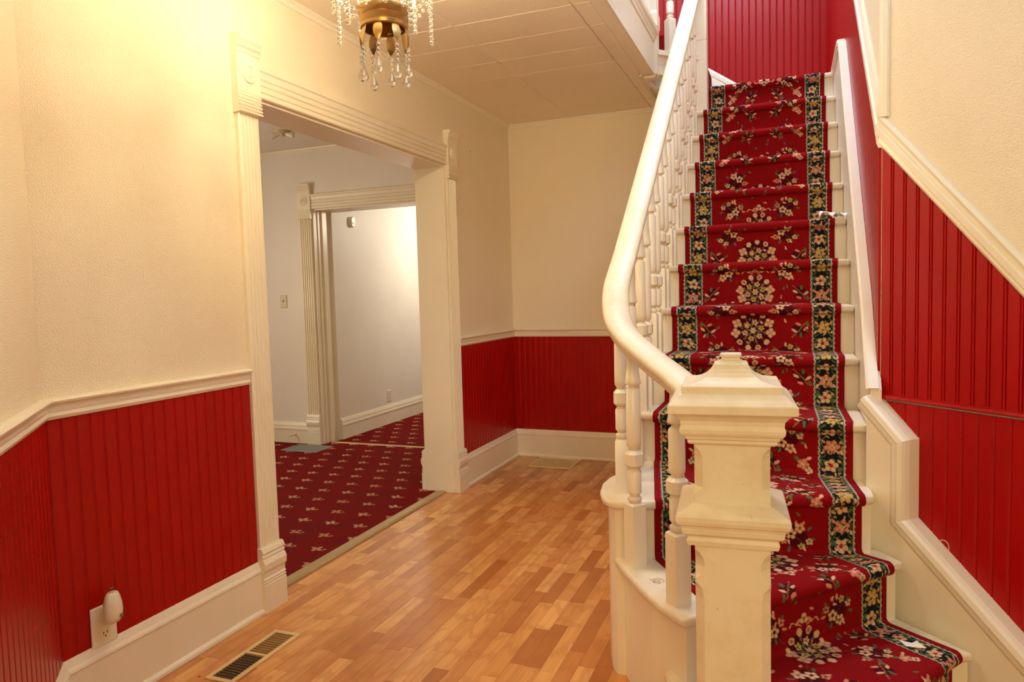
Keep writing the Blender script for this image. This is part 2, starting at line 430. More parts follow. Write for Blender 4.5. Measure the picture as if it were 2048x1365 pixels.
LED = [(0.902, 0), (0.902, 0.018), (0.907, 0.022), (0.914, 0.020), (0.918, 0.010), (0.922, 0)]
b = MB(); b.prism([(d, z) for z, d in LED], FAR[0], FAR[3], FAR[2], FAR[1], 0.004, 0.77)
struct(b.obj('trim_7', M_RED))

# ------------------------------------------------------------------ door casings
def casing(root, fr, s0, s1, ztop, mat, depth_side=1, reed=True, w=0.125):
    """cased opening between s0 and s1 on the wall plane fr"""
    O, e1, e2, e3 = [Vector(q) for q in fr]
    for side, (a, sg) in enumerate(((s0, -1), (s1, 1))):
        sa, sb = (a-w, a) if sg < 0 else (a, a+w)
        # plinth block: (depth, z) outline drawn along the wall
        pl = [(0, 0), (0.040, 0), (0.040, 0.115), (0.034, 0.120), (0.040, 0.126), (0.034, 0.132), (0.040, 0.138), (0.034, 0.146), (0.036, 0.165), (0.044, 0.180), (0.046, 0.205), (0.038, 0.222), (0.032, 0.226), (0.038, 0.232), (0.032, 0.242), (0.038, 0.250), (0.034, 0.262), (0.030, 0.270), (0, 0.270)]
        MB().prism(pl, O, e3, e2, e1, sa-0.004, sb+0.004).obj('plinth_block', mat, root)
        # fluted side board
        n = 5; fw = (w-0.022)/n; pr_ = [(0.004, 0), (0.004, 0.018), (0.010, 0.022)]
        for k in range(n):
            x0 = 0.011+k*fw
            pr_ += [(x0+0.003, 0.022), (x0+0.006, 0.015), (x0+fw*0.5, 0.012), (x0+fw-0.005, 0.015), (x0+fw-0.002, 0.022)]
        pr_ += [(w-0.010, 0.022), (w-0.004, 0.018), (w-0.004, 0)]
        zc = ztop-0.085
        MB().prism([(sa+p, d) for p, d in pr_], O, e1, e3, e2, 0.268, zc+0.004).obj('fluted_casing', mat, root)
        # corner block
        cb = [(0, zc)]
        for k in range(6):
            z = zc+0.002+k*0.0135
            cb += [(0.030, z), (0.040-0.0012*k, z+0.003), (0.040-0.0012*k, z+0.009), (0.030, z+0.0125)]
        cb += [(0.032, zc+0.085), (0.032, zc+0.235), (0.036, zc+0.240), (0.036, zc+0.246), (0.031, zc+0.250), (0.036, zc+0.256), (0.043, zc+0.262), (0.043, zc+0.268), (0.036, zc+0.274), (0.046, zc+0.285), (0.050, zc+0.292), (0.050, zc+0.302), (0.044, zc+0.306), (0, zc+0.306)]
        blk = MB().prism(cb, O, e3, e2, e1, sa-0.003, sb+0.003).obj('corner_block', mat, root)
        c = O+e1*((sa+sb)/2)+e2*(zc+0.162)+e3*0.031
        ro = MB().lathe([(0.040, 0), (0.040, 0.003), (0.036, 0.008), (0.030, 0.008), (0.027, 0.003), (0.022, 0.003), (0.018, 0.009), (0.012, 0.011), (0.009, 0.006), (0.005, 0.010), (0.001, 0.012)], c, 20, (e1, e2, e3)).obj('rosette', mat, blk)
        sm(ro, 50)
    hd = [(0, ztop), (0.018, ztop), (0.022, ztop+0.004), (0.022, ztop+0.020), (0.016, ztop+0.024), (0.022, ztop+0.028), (0.022, ztop+0.045), (0.015, ztop+0.050), (0.022, ztop+0.055), (0.022, ztop+0.070), (0.016, ztop+0.075), (0.022, ztop+0.080), (0.024, ztop+0.105), (0.030, ztop+0.112), (0.030, ztop+0.124), (0.020, ztop+0.130), (0, ztop+0.130)]
    MB().prism(hd, O, e3, e2, e1, s0, s1).obj('header', mat, root)
M_TRIM2 = M_TRIM
d1 = struct(empty('door_1', (0, 0, 0)))
casing(d1, FL, OY0, OY1, OZ, M_TRIM)
FL2 = frame_along((XL-WT, 0), (0, 1), (-1, 0))
casing(d1, FL2, OY0, OY1, OZ, M_TRIM)
for nm, q in (('jamb', (XL-WT-0.002, XL+0.002, OY1-0.012, OY1+0.004, 0.001, OZ)), ('jamb', (XL-WT-0.002, XL+0.002, OY0-0.004, OY0+0.012, 0.001, OZ)), ('head_jamb', (XL-WT-0.002, XL+0.002, OY0+0.012, OY1-0.012, OZ-0.012, OZ+0.004))):
    MB().box(*q).obj(nm, M_TRIM, d1)

# ------------------------------------------------------------------ hall ceiling
ceiling = wallbox('ceiling', [(XL-0.25, -0.79, -0.7, 4.43, HC+0.012, HC+0.20), (XL-0.25, -0.862, 4.43, YB+0.15, HC+0.012, HC+0.20), (-0.79, 1.7, -0.7, 0.90, HC+0.012, HC+0.20)], M_CEIL)
b = MB(); b.box(-0.845, -0.785, 0.9, 4.43, HC, HC+0.02); b.obj('border_strip', M_CEIL, ceiling)
b = MB(); b.box(-0.60, -0.56, 4.43, YB, HC, HC+0.012); b.obj('border_strip', M_CEIL, ceiling)
def tile(x0, x1, y0, y1):
    g = 0.0012; e = 0.004; z = HC
    v = [(x0+g, y0+g, z+0.012), (x1-g, y0+g, z+0.012), (x1-g, y1-g, z+0.012), (x0+g, y1-g, z+0.012),
         (x0+g, y0+g, z+0.004), (x1-g, y0+g, z+0.004), (x1-g, y1-g, z+0.004), (x0+g, y1-g, z+0.004),
         (x0+e, y0+e, z+random.uniform(-0.001, 0.0012)), (x1-e, y0+e, z), (x1-e, y1-e, z), (x0+e, y1-e, z)]
    f = [(0, 1, 2, 3), (8, 11, 10, 9)]+[(i, (i+1) % 4, 4+(i+1) % 4, 4+i) for i in range(4)]+[(4+i, 4+(i+1) % 4, 8+(i+1) % 4, 8+i) for i in range(4)]
    mk('ceiling_tile', v, f, M_CEIL, ceiling)
for k in range(-11, 8):
    y0 = 2.93+0.29*k; y1 = min(y0+0.29, YB)
    if y0 >= YB-0.02: break
    for x0, x1 in ((XL, -1.54), (-1.54, -0.932), (-0.932, -0.845)):
        if y0 > 0.3 or x0 > -1.6: tile(x0, x1 if (y0 < 4.2 or x0 < -1) else -0.858, y0, y1)

# ------------------------------------------------------------------ floor: laminate strips
floor = wallbox('floor', [(-2.2, 2.2, -1.2, YB, -0.10, -0.006)], M_JOINT)
PW = 0.059
cands = []
xr = -2.10; row = 0
while xr < 2.0:
    y = -0.9-random.uniform(0, 0.3)
    while y < YB:
        L = random.choice((0.21, 0.27, 0.33, 0.39, 0.45))
        y0, y1 = max(y, -0.9), min(y+L, YB-0.005)
        cx, cy = xr+PW/2, (y0+y1)/2
        vis = (in_view(cx, y0, 0) or in_view(cx, y1, 0)) and not (cx > -0.55 and cy > 1.0) and cx < 0.1 and cx+cy > -0.65
        if y1-y0 > 0.02: cands.append((vis, cx*cx+cy*cy, xr, y0, y1))
        y += L
    xr += PW; row += 1
cands.sort(key=lambda c: (not c[0], c[1]))
rest = MB(); npl = 0
regs = [(-2.025, -1.875, 1.66, 2.15), (-2.05, -1.5, 4.88, 5.21)]
for c in cands:
    _, _, x0, y0, y1 = c
    g = 0.0004; h = random.uniform(-0.0003, 0.0003)
    bx = (x0+g, x0+PW-g, y0+g, y1-g)
    if c[0] and npl < 295:
        MB().box(*bx, -0.006, h).obj('plank', M_LAM, floor); npl += 1
    else:
        if x0+PW+y0 < -0.9 and x0 < 0: continue
        rest.box(*bx, -0.006, h)
o = rest.obj('far_planks', M_LAM, floor); o['kind'] = 'stuff'
print('PLANKS', npl, len(cands))

# ------------------------------------------------------------------ side room and room beyond it
XW = -5.7; YF = 5.17
carpet = tag(MB().box(XW, XL-WT+0.075, 1.0, YF+0.10, -0.10, 0.004).obj('carpet', M_SPRIG), 'red fitted carpet with small cream sprigs in the side room beyond the wide opening', 'carpet')
carpet2 = tag(MB().box(-3.84, -1.2, YF+0.10, 9.2, -0.10, 0.003).obj('carpet', M_SPRIG), 'red sprigged carpet in the far lit room beyond the second doorway', 'carpet')
O2a, O2b, O2z = -3.885, -2.55, 2.08
wallbox('wall_side_room_back', [(XW, O2a, YF, YF+0.22, 0, HC), (O2b, XL-WT, YF, YF+0.22, 0, HC), (O2a, O2b, YF, YF+0.22, O2z, HC)], M_WWALL)
wallbox('wall_side_room_left', [(XW-0.15, XW, 1.0, YF+0.2, 0, HC)], M_WWALL)
wallbox('wall_side_room_front', [(XW, XL-WT, 0.85, 1.0, 0, HC)], M_WWALL)
wallbox('ceiling_side_room', [(XW, XL-WT, 1.0, YF+0.2, HC, HC+0.1)], M_WWALL)
wallbox('wall_far_room_left', [(-4.0, -3.845, YF+0.22, 9.3, 0, HC)], M_WWALL)
wallbox('wall_far_room_back', [(-3.84, -1.2, 9.2, 9.35, 0, HC)], M_WWALL)
wallbox('wall_far_room_right', [(-1.2, -1.05, YF+0.3, 9.3, 0, HC)], M_WWALL)
wallbox('ceiling_far_room', [(-3.84, -1.2, YF+0.22, 9.2, HC, HC+0.1)], M_WWALL)
FS = frame_along((0, YF), (1, 0), (0, -1))
d2 = struct(empty('door_2', (0, 0, 0)))
casing(d2, FS, O2a, O2b, O2z, M_TRIM, w=0.13)
for q in ((O2a-0.002, O2a+0.012, YF-0.002, YF+0.222, 0.001, O2z), (O2b-0.012, O2b+0.002, YF-0.002, YF+0.222, 0.001, O2z)):
    MB().box(*q).obj('jamb', M_TRIM, d2)
MB().box(O2a+0.012, O2b-0.012, YF-0.002, YF+0.222, O2z-0.012, O2z+0.002).obj('head_jamb', M_TRIM, d2)
MB().box(O2a+0.012, O2a+0.026, YF+0.10, YF+0.15, 0.001, O2z-0.012).obj('door_stop', M_TRIM, d2)
MB().box(O2a+0.012, O2a+0.020, YF+0.045, YF+0.055, 0.001, O2z-0.012).obj('door_stop', M_TRIM, d2)
BP2 = [(0, 0.001), (0.022, 0.001), (0.022, 0.118), (0.026, 0.124), (0.026, 0.140), (0.020, 0.150), (0.020, 0.165), (0.010, 0.190), (0, 0.192)]
struct(MB().sweep([(XW, YF), (O2a-0.134, YF)], [(-a, z) for a, z in BP2], *XY).obj('baseboard_side_room', M_TRIM))
struct(MB().sweep([(-3.845, YF+0.225), (-3.845, 9.2)], [(-a, z) for a, z in BP2], *XY).obj('baseboard_far_room', M_TRIM))
struct(MB().sweep([(XW, YF), (XL-WT, YF)], [(-a, z) for a, z in CROWN], *XY).obj('trim_8', M_TRIM))
tag(MB().sweep([(O2a+0.012, YF+0.10), (O2b-0.012, YF+0.10)], [(-0.02, 0.003), (-0.018, 0.008), (0, 0.011), (0.018, 0.008), (0.02, 0.003)], *XY).obj('threshold_strip', M_THR), 'narrow metal carpet strip across the floor of the far doorway', 'threshold')
tag(MB().sweep([(XL-WT+0.105, OY0+0.014), (XL-WT+0.105, OY1-0.014)], [(-0.036, 0.0), (-0.034, 0.006), (-0.02, 0.011), (0.02, 0.011), (0.034, 0.006), (0.036, 0.0)], *XY).obj('threshold_strip', M_THR), 'gilt threshold strip between honey laminate and red carpet in the wide opening', 'threshold')
MB().box(XL-WT, XL, OY0, OY1, -0.02, -0.0005).obj('opening_sill', M_LAM, floor)

# small fittings in the side rooms
def plate_dir(loc, nrm, upv=(0, 0, 1)):
    ez = Vector(nrm).normalized(); ey = Vector(upv); ex = ey.cross(ez)
    return Vector(loc), ex, ey, ez
def rounded(wd, ht, r=0.004, n=3):
    pts = []
    for cx, cy, a0 in ((wd/2-r, ht/2-r, 0), (-wd/2+r, ht/2-r, 90), (-wd/2+r, -ht/2+r, 180), (wd/2-r, -ht/2+r, 270)):
        for k in range(n+1):
            a = math.radians(a0+90*k/n); pts.append((cx+r*math.cos(a), cy+r*math.sin(a)))
    return pts
def loft(mbd, rings, fr):
    O, ex, ey, ez = fr; v = []; n = len(rings[0][0])
    for pts, h in rings: v += [O+ex*p[0]+ey*p[1]+ez*h for p in pts]
    m_ = len(rings)
    f = [tuple(range(n))[::-1], tuple((m_-1)*n+k for k in range(n))]+[(i*n+k, i*n+(k+1) % n, (i+1)*n+(k+1) % n, (i+1)*n+k) for i in range(m_-1) for k in range(n)]
    mbd.add(v, f); return mbd
def wall_plate(name, loc, nrm, wd, ht, mat, kind, label, cat):
    fr = plate_dir(loc, nrm); root = empty(name, loc)
    def put(b, nm, mt, par=root):
        o = b.obj(nm, mt, par)
        for v in o.data.vertices: v.co -= Vector(loc)
        return o
    p = put(loft(MB(), [(rounded(wd, ht), 0.0), (rounded(wd, ht), 0.004), (rounded(wd-0.008, ht-0.008), 0.007)], fr), 'cover_plate', mat)
    O, ex, ey, ez = fr
    if kind == 'switch':
        put(loft(MB(), [(rounded(0.011, 0.024, 0.002), 0.006), (rounded(0.008, 0.012, 0.002), 0.017)], (O+ey*0.004, ex, ey, ez)), 'toggle', mat)
        for s in (-1, 1): put(MB().lathe([(0.0035, 0.006), (0.003, 0.0085), (0.0005, 0.009)], O+ey*s*0.03, 8, (ex, ey, ez)), 'screw', M_BRASS)
    else:
        for s in (-1, 1):
            c = O+ey*s*0.019
            q = put(loft(MB(), [(rounded(0.033, 0.028, 0.010, 5), 0.006), (rounded(0.031, 0.026, 0.009, 5), 0.0085)], (c, ex, ey, ez)), 'socket', mat)
            for dx in (-0.0065, 0.0065):
                put(loft(MB(), [(rounded(0.0022, 0.009, 0.0008, 1), 0.008), (rounded(0.0022, 0.009, 0.0008, 1), 0.0088)], (c+ex*dx+ey*0.003, ex, ey, ez)), 'slot', M_DARK)
            put(MB().lathe([(0.0026, 0.008), (0.0026, 0.0088)], c-ey*0.008, 8, (ex, ey, ez)), 'slot', M_DARK)
        put(MB().lathe([(0.003, 0.006), (0.0028, 0.0078), (0.0005, 0.008)], O, 8, (ex, ey, ez)), 'screw', M_BRASS)
    return tag(root, label, cat)
wall_plate('light_switch', (-4.235, YF-0.0005, 1.284), (0, -1, 0), 0.072, 0.115, M_ALMOND, 'switch', 'almond toggle light switch on the grey-white wall of the side room', 'light switch')
wall_plate('wall_outlet', (-3.8445, 6.25, 0.285), (1, 0, 0), 0.072, 0.115, M_IVORY, 'outlet', 'white double outlet low on the lit wall of the far room', 'outlet')
# chime / detector on lit wall
fr = plate_dir((-3.8445, 5.69, 2.01), (1, 0, 0)); root = empty('wall_sensor', (-3.8445, 5.69, 2.01))
def put_local(b, nm, mt, root, smooth=False):
    o = b.obj(nm, mt, root)
    for v in o.data.vertices: v.co -= root.location
    if smooth: sm(o, 40)
    return o
put_local(loft(MB(), [(rounded(0.062, 0.10, 0.028, 5), 0), (rounded(0.062, 0.10, 0.028, 5), 0.022), (rounded(0.05, 0.088, 0.024, 5), 0.032)], fr), 'sensor_body', M_IVORY, root, True)
put_local(loft(MB(), [(rounded(0.03, 0.02, 0.006, 3), 0.030), (rounded(0.026, 0.016, 0.005, 3), 0.036)], (fr[0]+Vector((0, 0, -0.012)), *fr[1:])), 'sensor_lens', M_ALMOND, root)
tag(root, 'small rounded cream sensor high on the lit wall of the far room', 'sensor')
# thin frame at the edge of view in the far room
root = empty('picture_frame', (-3.8445, 7.25, 1.93))
fr = plate_dir((-3.8445, 7.30, 1.93), (1, 0, 0))
def frame4(wd, ht, b_, d, fr, nm, mt, root):
    O, ex, ey, ez = fr
    for cx, cy, w_, h_ in ((0, ht/2-b_/2, wd, b_), (0, -ht/2+b_/2, wd, b_), (-wd/2+b_/2, 0, b_, ht-2*b_), (wd/2-b_/2, 0, b_, ht-2*b_)):
        put_local(loft(MB(), [([(w_/2, h_/2), (-w_/2, h_/2), (-w_/2, -h_/2), (w_/2, -h_/2)], 0), ([(w_/2-.002, h_/2-.002), (-w_/2+.002, h_/2-.002), (-w_/2+.002, -h_/2+.002), (w_/2-.002, -h_/2+.002)], d)], (O+ex*cx+ey*cy, ex, ey, ez)), nm, mt, root)
frame4(0.16, 0.32, 0.02, 0.02, fr, 'frame_rail', M_ALMOND, root)
put_local(loft(MB(), [(rounded(0.14, 0.30), 0.0), (rounded(0.14, 0.30), 0.012)], fr), 'panel', M_IVORY, root)
tag(root, 'thin pale framed panel on the far room wall, cut by the opening jamb', 'frame')
# ceiling light in side room
root = empty('ceiling_fixture', (-3.68, 4.57, HC))
put_local(MB().lathe([(0.055, 0), (0.055, -0.008), (0.045, -0.018), (0.022, -0.022), (0.020, -0.04), (0.001, -0.042)], root.location, 18), 'canopy', M_ALMOND, root, True)
for a in (0.3, 3.4):
    c = root.location+Vector((0.05*math.cos(a), 0.05*math.sin(a), -0.028))
    ax = Vector((math.cos(a), math.sin(a), -0.25)).normalized(); ex = ax.orthogonal().normalized()
    put_local(MB().lathe([(0.012, -0.03), (0.018, 0), (0.026, 0.03), (0.024, 0.04), (0.001, 0.035)], c, 12, (ex, ax.cross(ex), ax)), 'lamp_socket', M_IVORY, root, True)
tag(root, 'small unlit cream lamp holder on the side room ceiling', 'ceiling light')
# spring door stop on the side room baseboard
root = empty('door_bumper', (-4.16, YF-0.022, 0.085))
put_local(MB().lathe([(0.011, 0), (0.011, 0.006), (0.006, 0.010), (0.005, 0.055), (0.009, 0.058), (0.009, 0.072), (0.003, 0.076)], root.location, 10, (Vector((1, 0, 0)), Vector((0, 0, 1)), Vector((0, -1, 0)))), 'stop_rod', M_IVORY, root, True)
tag(root, 'white door bumper sticking out of the side room baseboard', 'door stop')

# ------------------------------------------------------------------ floor registers
def register(name, c, rz, wd, ln, mat, mslat, nsl, label, half=True, z=0.0):
    """wd across, ln along local y"""
    root = empty(name, (c[0], c[1], z), rz)
    fw = 0.017
    for x0, x1, y0, y1 in ((-wd/2, wd/2, -ln/2, -ln/2+fw), (-wd/2, wd/2, ln/2-fw, ln/2), (-wd/2, -wd/2+fw, -ln/2+fw, ln/2-fw), (wd/2-fw, wd/2, -ln/2+fw, ln/2-fw)):
        b = MB(); b.box(x0, x1, y0, y1, 0.0005, 0.007); b.obj('frame_rail', mat, root, bevel=0.002)
    MB().box(-wd/2+fw, wd/2-fw, -ln/2+fw, ln/2-fw, 0.0002, 0.0012).obj('duct_shade_sheet', M_DARK, root)  # dark sheet painted as the shade below the slats
    n = nsl
    for k in range(n):
        y = -ln/2+fw+(k+0.5)*(ln-2*fw)/n
        p = [(-wd/2+fw, 0), (wd/2-fw, 0)]
        v = [(-wd/2+fw, y-0.001, 0.0013), (wd/2-fw, y-0.001, 0.0013), (wd/2-fw, y-0.0002, 0.0052), (-wd/2+fw, y-0.0002, 0.0052),
             (-wd/2+fw, y+0.001, 0.0013), (wd/2-fw, y+0.001, 0.0013), (wd/2-fw, y+0.0018, 0.0052), (-wd/2+fw, y+0.0018, 0.0052)]
        mk('slat', v, [(0, 1, 2, 3), (4, 7, 6, 5), (0, 3, 7, 4), (1, 5, 6, 2), (3, 2, 6, 7), (0, 4, 5, 1)], mslat, root)
    if half:
        MB().box(-wd/2+fw, wd/2-fw, 0.0, 0.012, 0.001, 0.0064).obj('centre_bar', mat, root)
        MB().box(-wd/2+fw, wd/2-fw, 0.012, ln/2-fw, 0.0012, 0.0030).obj('damper_plate', M_DAMP, root)
    return tag(root, label, 'floor vent')
register('floor_register', (-1.815, 1.965), math.radians(0.5), 0.118, 0.365, M_BRASSY, M_SLAT, 22, 'long brass floor register in the laminate beside the left baseboard')
register('floor_register', (-3.9, 4.97), 0, 0.37, 0.25, M_GREYV, M_GREYV, 14, 'grey metal floor register in the red carpet by the side room wall', half=False, z=0.004)
# cast lattice grille by the back wall
gx, gy, gw, gl = -1.665, 5.025, 0.335, 0.29
root = empty('floor_grille', (gx, gy, 0))
for x0, x1, y0, y1 in ((-gw/2, gw/2, -gl/2, -gl/2+.016), (-gw/2, gw/2, gl/2-.016, gl/2), (-gw/2, -gw/2+.016, -gl/2+.016, gl/2-.016), (gw/2-.016, gw/2, -gl/2+.016, gl/2-.016)):
    MB().box(x0, x1, y0, y1, 0.0005, 0.009).obj('frame_rail', M_BRASSY, root, bevel=0.002)
MB().box(-gw/2+.016, gw/2-.016, -gl/2+.016, gl/2-.016, 0.0002, 0.0012).obj('duct_shade_sheet', M_DARK, root)
lat = MB()
for i in range(9):
    for j in range(7):
        cx = -gw/2+.016+(i+.5)*(gw-.032)/9; cy = -gl/2+.016+(j+.5)*(gl-.032)/7
        r0, r1 = 0.0125, 0.018
        seg = 8
        v = []; f = []
        for k in range(seg):
            a = 2*math.pi*k/seg
            v += [(cx+r0*math.cos(a), cy+r0*math.sin(a), 0.007), (cx+r1*math.cos(a), cy+r1*math.sin(a)*1.1, 0.007), (cx+r0*math.cos(a), cy+r0*math.sin(a), 0.002), (cx+r1*math.cos(a), cy+r1*math.sin(a)*1.1, 0.002)]
        for k in range(seg):
            p, q = 4*k, 4*((k+1) % seg)
            f += [(p, q, q+1, p+1), (p, p+2, q+2, q), (p+1, q+1, q+3, p+3)]
        lat.add(v, f)
lat.obj('scroll_lattice', M_BRASSY, root)
tag(root, 'square brass floor grille with open scroll lattice against the back baseboard', 'floor vent')

# ------------------------------------------------------------------ outlet and plug-in on the left wall
OW = (XL+0.0095, 1.553, 0.272)
fr = plate_dir(OW, (1, 0, 0)); root = empty('wall_outlet', OW)
put_local(loft(MB(), [(rounded(0.088, 0.130, 0.003), 0.0), (rounded(0.088, 0.130, 0.003), 0.004), (rounded(0.080, 0.122, 0.003), 0.006)], fr), 'cover_plate', M_IVORY, root)
for s in (-1, 1):
    c = fr[0]+fr[2]*s*0.019-fr[2]*0.008
    put_local(loft(MB(), [(rounded(0.034, 0.029, 0.011, 5), 0.005), (rounded(0.032, 0.027, 0.010, 5), 0.008)], (c, *fr[1:])), 'socket', M_IVORY, root)
    for dx in (-0.0065, 0.0065):
        put_local(loft(MB(), [(rounded(0.0024, 0.009, 0.0008, 1), 0.0075), (rounded(0.0024, 0.009, 0.0008, 1), 0.0084)], (c+fr[1]*dx+fr[2]*0.003, *fr[1:])), 'slot', M_DARK, root)
    put_local(MB().lathe([(0.0028, 0.0075), (0.0028, 0.0084)], c-fr[2]*0.008, 8, fr[1:]), 'slot', M_DARK, root)
tag(root, 'ivory double outlet plate low on the red beadboard, holding a plug-in air freshener', 'outlet')
AF = (OW[0]+0.008, OW[1]+0.0, OW[2]+0.058)
root = empty('air_freshener', AF); fr = plate_dir(AF, (1, 0, 0)); O, ex, ey, ez = fr
put_local(loft(MB(), [(rounded(0.034, 0.040, 0.015, 6), 0.0), (rounded(0.040, 0.050, 0.018, 6), 0.012), (rounded(0.038, 0.052, 0.018, 6), 0.026)], (O-ey*0.03, ex, ey, ez)), 'plug_base', M_IVORY, root, True)
rg = []
for h, w_, z0_ in ((-0.044, 0.022, 0), (-0.040, 0.042, 0), (-0.026, 0.058, 0), (-0.006, 0.064, 0), (0.018, 0.060, 0), (0.038, 0.050, 0), (0.051, 0.040, 0), (0.055, 0.030, 0)):
    rg.append(([(0.5*w_*math.cos(a)*(1 if True else 1), 0.040+0.5*(w_*0.72)*math.sin(a)) for a in [2*math.pi*k/18 for k in range(18)]], h))
b = MB(); v = []
for pts, h in rg: v += [O+ex*p[0]+ez*p[1]+ey*h for p in pts]
n = 18; mm = len(rg)
b.add(v, [tuple(range(n)), tuple((mm-1)*n+k for k in range(n))]+[(i*n+k, i*n+(k+1) % n, (i+1)*n+(k+1) % n, (i+1)*n+k) for i in range(mm-1) for k in range(n)])
put_local(b, 'housing', M_IVORY, root, True)
put_local(MB().lathe([(0.006, 0), (0.006, 0.004), (0.001, 0.005)], O+ez*0.0610-ey*0.022+ex*0.012, 10, (ex, ey, ez)), 'dial', M_SLAT, root)
put_local(loft(MB(), [(rounded(0.016, 0.010, 0.004, 3), 0), (rounded(0.016, 0.010, 0.004, 3), 0.001)], (O+ez*0.040+ey*0.068, ex, ez, ey)), 'vent', M_SLAT, root)
tag(root, 'ivory plug-in air freshener with a small brown dial in the low left outlet', 'air freshener')

# ------------------------------------------------------------------ staircase
stair = empty('staircase', (0, 0, 0))
NOS = {}
for i in range(9): NOS[i] = [(-0.61, ny(i)), (0.25, ny(i))]
NOS[9] = [(-0.61, 2.79), (0.25, 2.70)]
NOS[10] = [(-0.575, 2.72), (-0.605, 2.62), (-0.628, 2.53), (-0.632, 2.45), (-0.618, 2.36), (-0.592, 2.285), (-0.560, 2.243), (-0.520, 2.236), (-0.411, 2.272), (0.255, 2.525)]
NOS[11] = [(-0.585, 2.36), (-0.560, 2.292), (-0.520, 2.215), (-0.469, 2.130), (-0.410, 2.040), (-0.346, 1.955), (-0.270, 1.880), (0.335, 2.503)]
NOS[12] = [(-0.33, 2.00), (-0.337, 1.965), (-0.318, 1.925), (-0.25, 1.80), (-0.05, 1.745), (0.045, 1.705), (0.075, 1.745), (0.463, 2.335), (0.50, 2.352)]
BACK = {9: [(0.25, 3.02), (-0.60, 3.02)], 10: [(0.25, 2.80), (-0.57, 2.86)], 11: [(0.27, 2.60), (-0.54, 2.60)], 12: [(0.24, 2.62), (-0.25, 2.12)]}
def inset(poly, d):
    out = []; P = [Vector(p) for p in poly]
    for i, p in enumerate(P):
        a = (P[min(i+1, len(P)-1)]-P[max(i-1, 0)]).normalized(); n_ = Vector((-a.y, a.x))
        out.append(tuple(p+n_*d))
    return out
for i in range(13):
    z = nz(i); front = NOS[i]
    back = BACK.get(i, [(0.25, ny(i)+T+0.04), (-0.61, ny(i)+T+0.04)])
    MB().prism(front+back, *((0, 0, 0), X, Y_, Zz), z-0.030, z).obj('tread', M_WORN, stair, bevel=0.011)
    fi = inset(front, 0.028)
    if i < 9:
        fi = [(-0.572, ny(i)+0.028), (0.25, ny(i)+0.028)]
        MB().prism(fi+[(0.25, ny(i)+0.048), (-0.572, ny(i)+0.048)], (0, 0, 0), X, Y_, Zz, nz(i+1)-0.01, z-0.028).obj('riser', M_TRIM, stair)
        continue
        mo = [(0.25, ny(i)+0.012), (-0.572, ny(i)+0.012)]
        MB().prism([(0, 0), (-0.010, 0), (-0.016, 0.012), (0, 0.014)], (0, ny(i)+0.028, z-0.030), Y_, (0, 0, -1), X, -0.572, 0.25).obj('cove_moulding', M_WORN, stair)
    else:
        bk = [(p[0], p[1]-0.02) for p in back]
        if i == 9: fi = [(-0.572, 2.818), (0.25, 2.728)]
        if i == 11: fi = [(-0.555, 2.37)]+[(q[0], q[1]) for q in fi[1:5]]+[(-0.326, 1.985), (-0.268, 1.922)]+fi[7:]
        MB().prism(fi+bk, (0, 0, 0), X, Y_, Zz, 0.0, z-0.028).obj('riser', M_TRIM, stair)
# wall skirts
sk = [(2.60, 0.0), (2.60, skirt_z(2.60)-0.035)]+[(4.30, skirt_z(4.30)+0.06-0.035)]+[(5.05, 2.60), (5.05, 2.45), (2.9, 0.3)]
# right wall skirt (runs up under the boards)
lo_top = [(2.645, 0.935), (2.876, 1.225), (3.65, 2.00), (4.22, 2.57), (4.36, 2.625), (5.02, 2.625)]
poly = [(2.645, 0.3)]+lo_top+[(5.02, 2.2), (3.2, 0.6)]
MB().prism(poly, FR[0], FR[1], FR[2], FR[3], 0.0, 0.034).obj('wall_skirt', M_TRIM, stair)
MB().sweep(lo_top, [(-0.050, 0.034), (-0.046, 0.042), (-0.026, 0.042), (-0.018, 0.048), (0.0, 0.048), (0.008, 0.040), (0.008, 0.009), (0, 0.009)], FR[0], FR[1], FR[2], FR[3]).obj('skirt_cap', M_TRIM, stair)
# angled wall skirt
at_ = [(0.0, 0.915), (0.147, 0.786), (0.147, 0.527), (0.473, 0.284), (0.86, 0.0)]
poly = at_[:4]+[(0.86, 0.0), (0.0, 0.0)]
MB().prism(poly, FAR[0], FAR[1], FAR[2], FAR[3], 0.0, 0.066).obj('wall_skirt', M_TRIM, stair)
MB().sweep(at_, [(0.004, 0.002), (0.004, 0.052), (0.000, 0.066), (-0.006, 0.076), (-0.022, 0.080), (-0.028, 0.074), (-0.044, 0.072), (-0.056, 0.066), (-0.056, 0.01)], FAR[0], FAR[1], FAR[2], FAR[3]).obj('skirt_cap', M_TRIM, stair)
# open side: panel beneath the treads on the hall side
pz = [(2.80, 0.0)]
for i in range(9, -1, -1):
    y0_ = ny(i)+0.03 if i < 9 else 2.82
    pz += [(y0_, nz(i)-0.03), (ny(i-1)+0.03, nz(i)-0.03)]
pz += [(YB-0.002, 2.58), (YB-0.002, 0.0)]
pz[1] = (2.80, nz(9)-0.03)
pz = [p for p in pz if p[0] < YB]
MB().prism(pz, (0, 0, 0), Y_, Zz, X, -0.572, -0.552).obj('side_panel', M_TRIM, stair)
# landing and winders at the head
MB().box(-0.56, 0.25, ny(0)+0.05, 6.19, 2.56, 2.6095).obj('landing', M_WORN, stair)
MB().box(-0.86, -0.57, 4.80, 6.19, 2.62, 2.811).obj('landing_step', M_WORN, stair)
MB().box(-1.25, -0.72, 5.02, 6.19, 2.83, 3.012).obj('landing_step', M_WORN, stair)
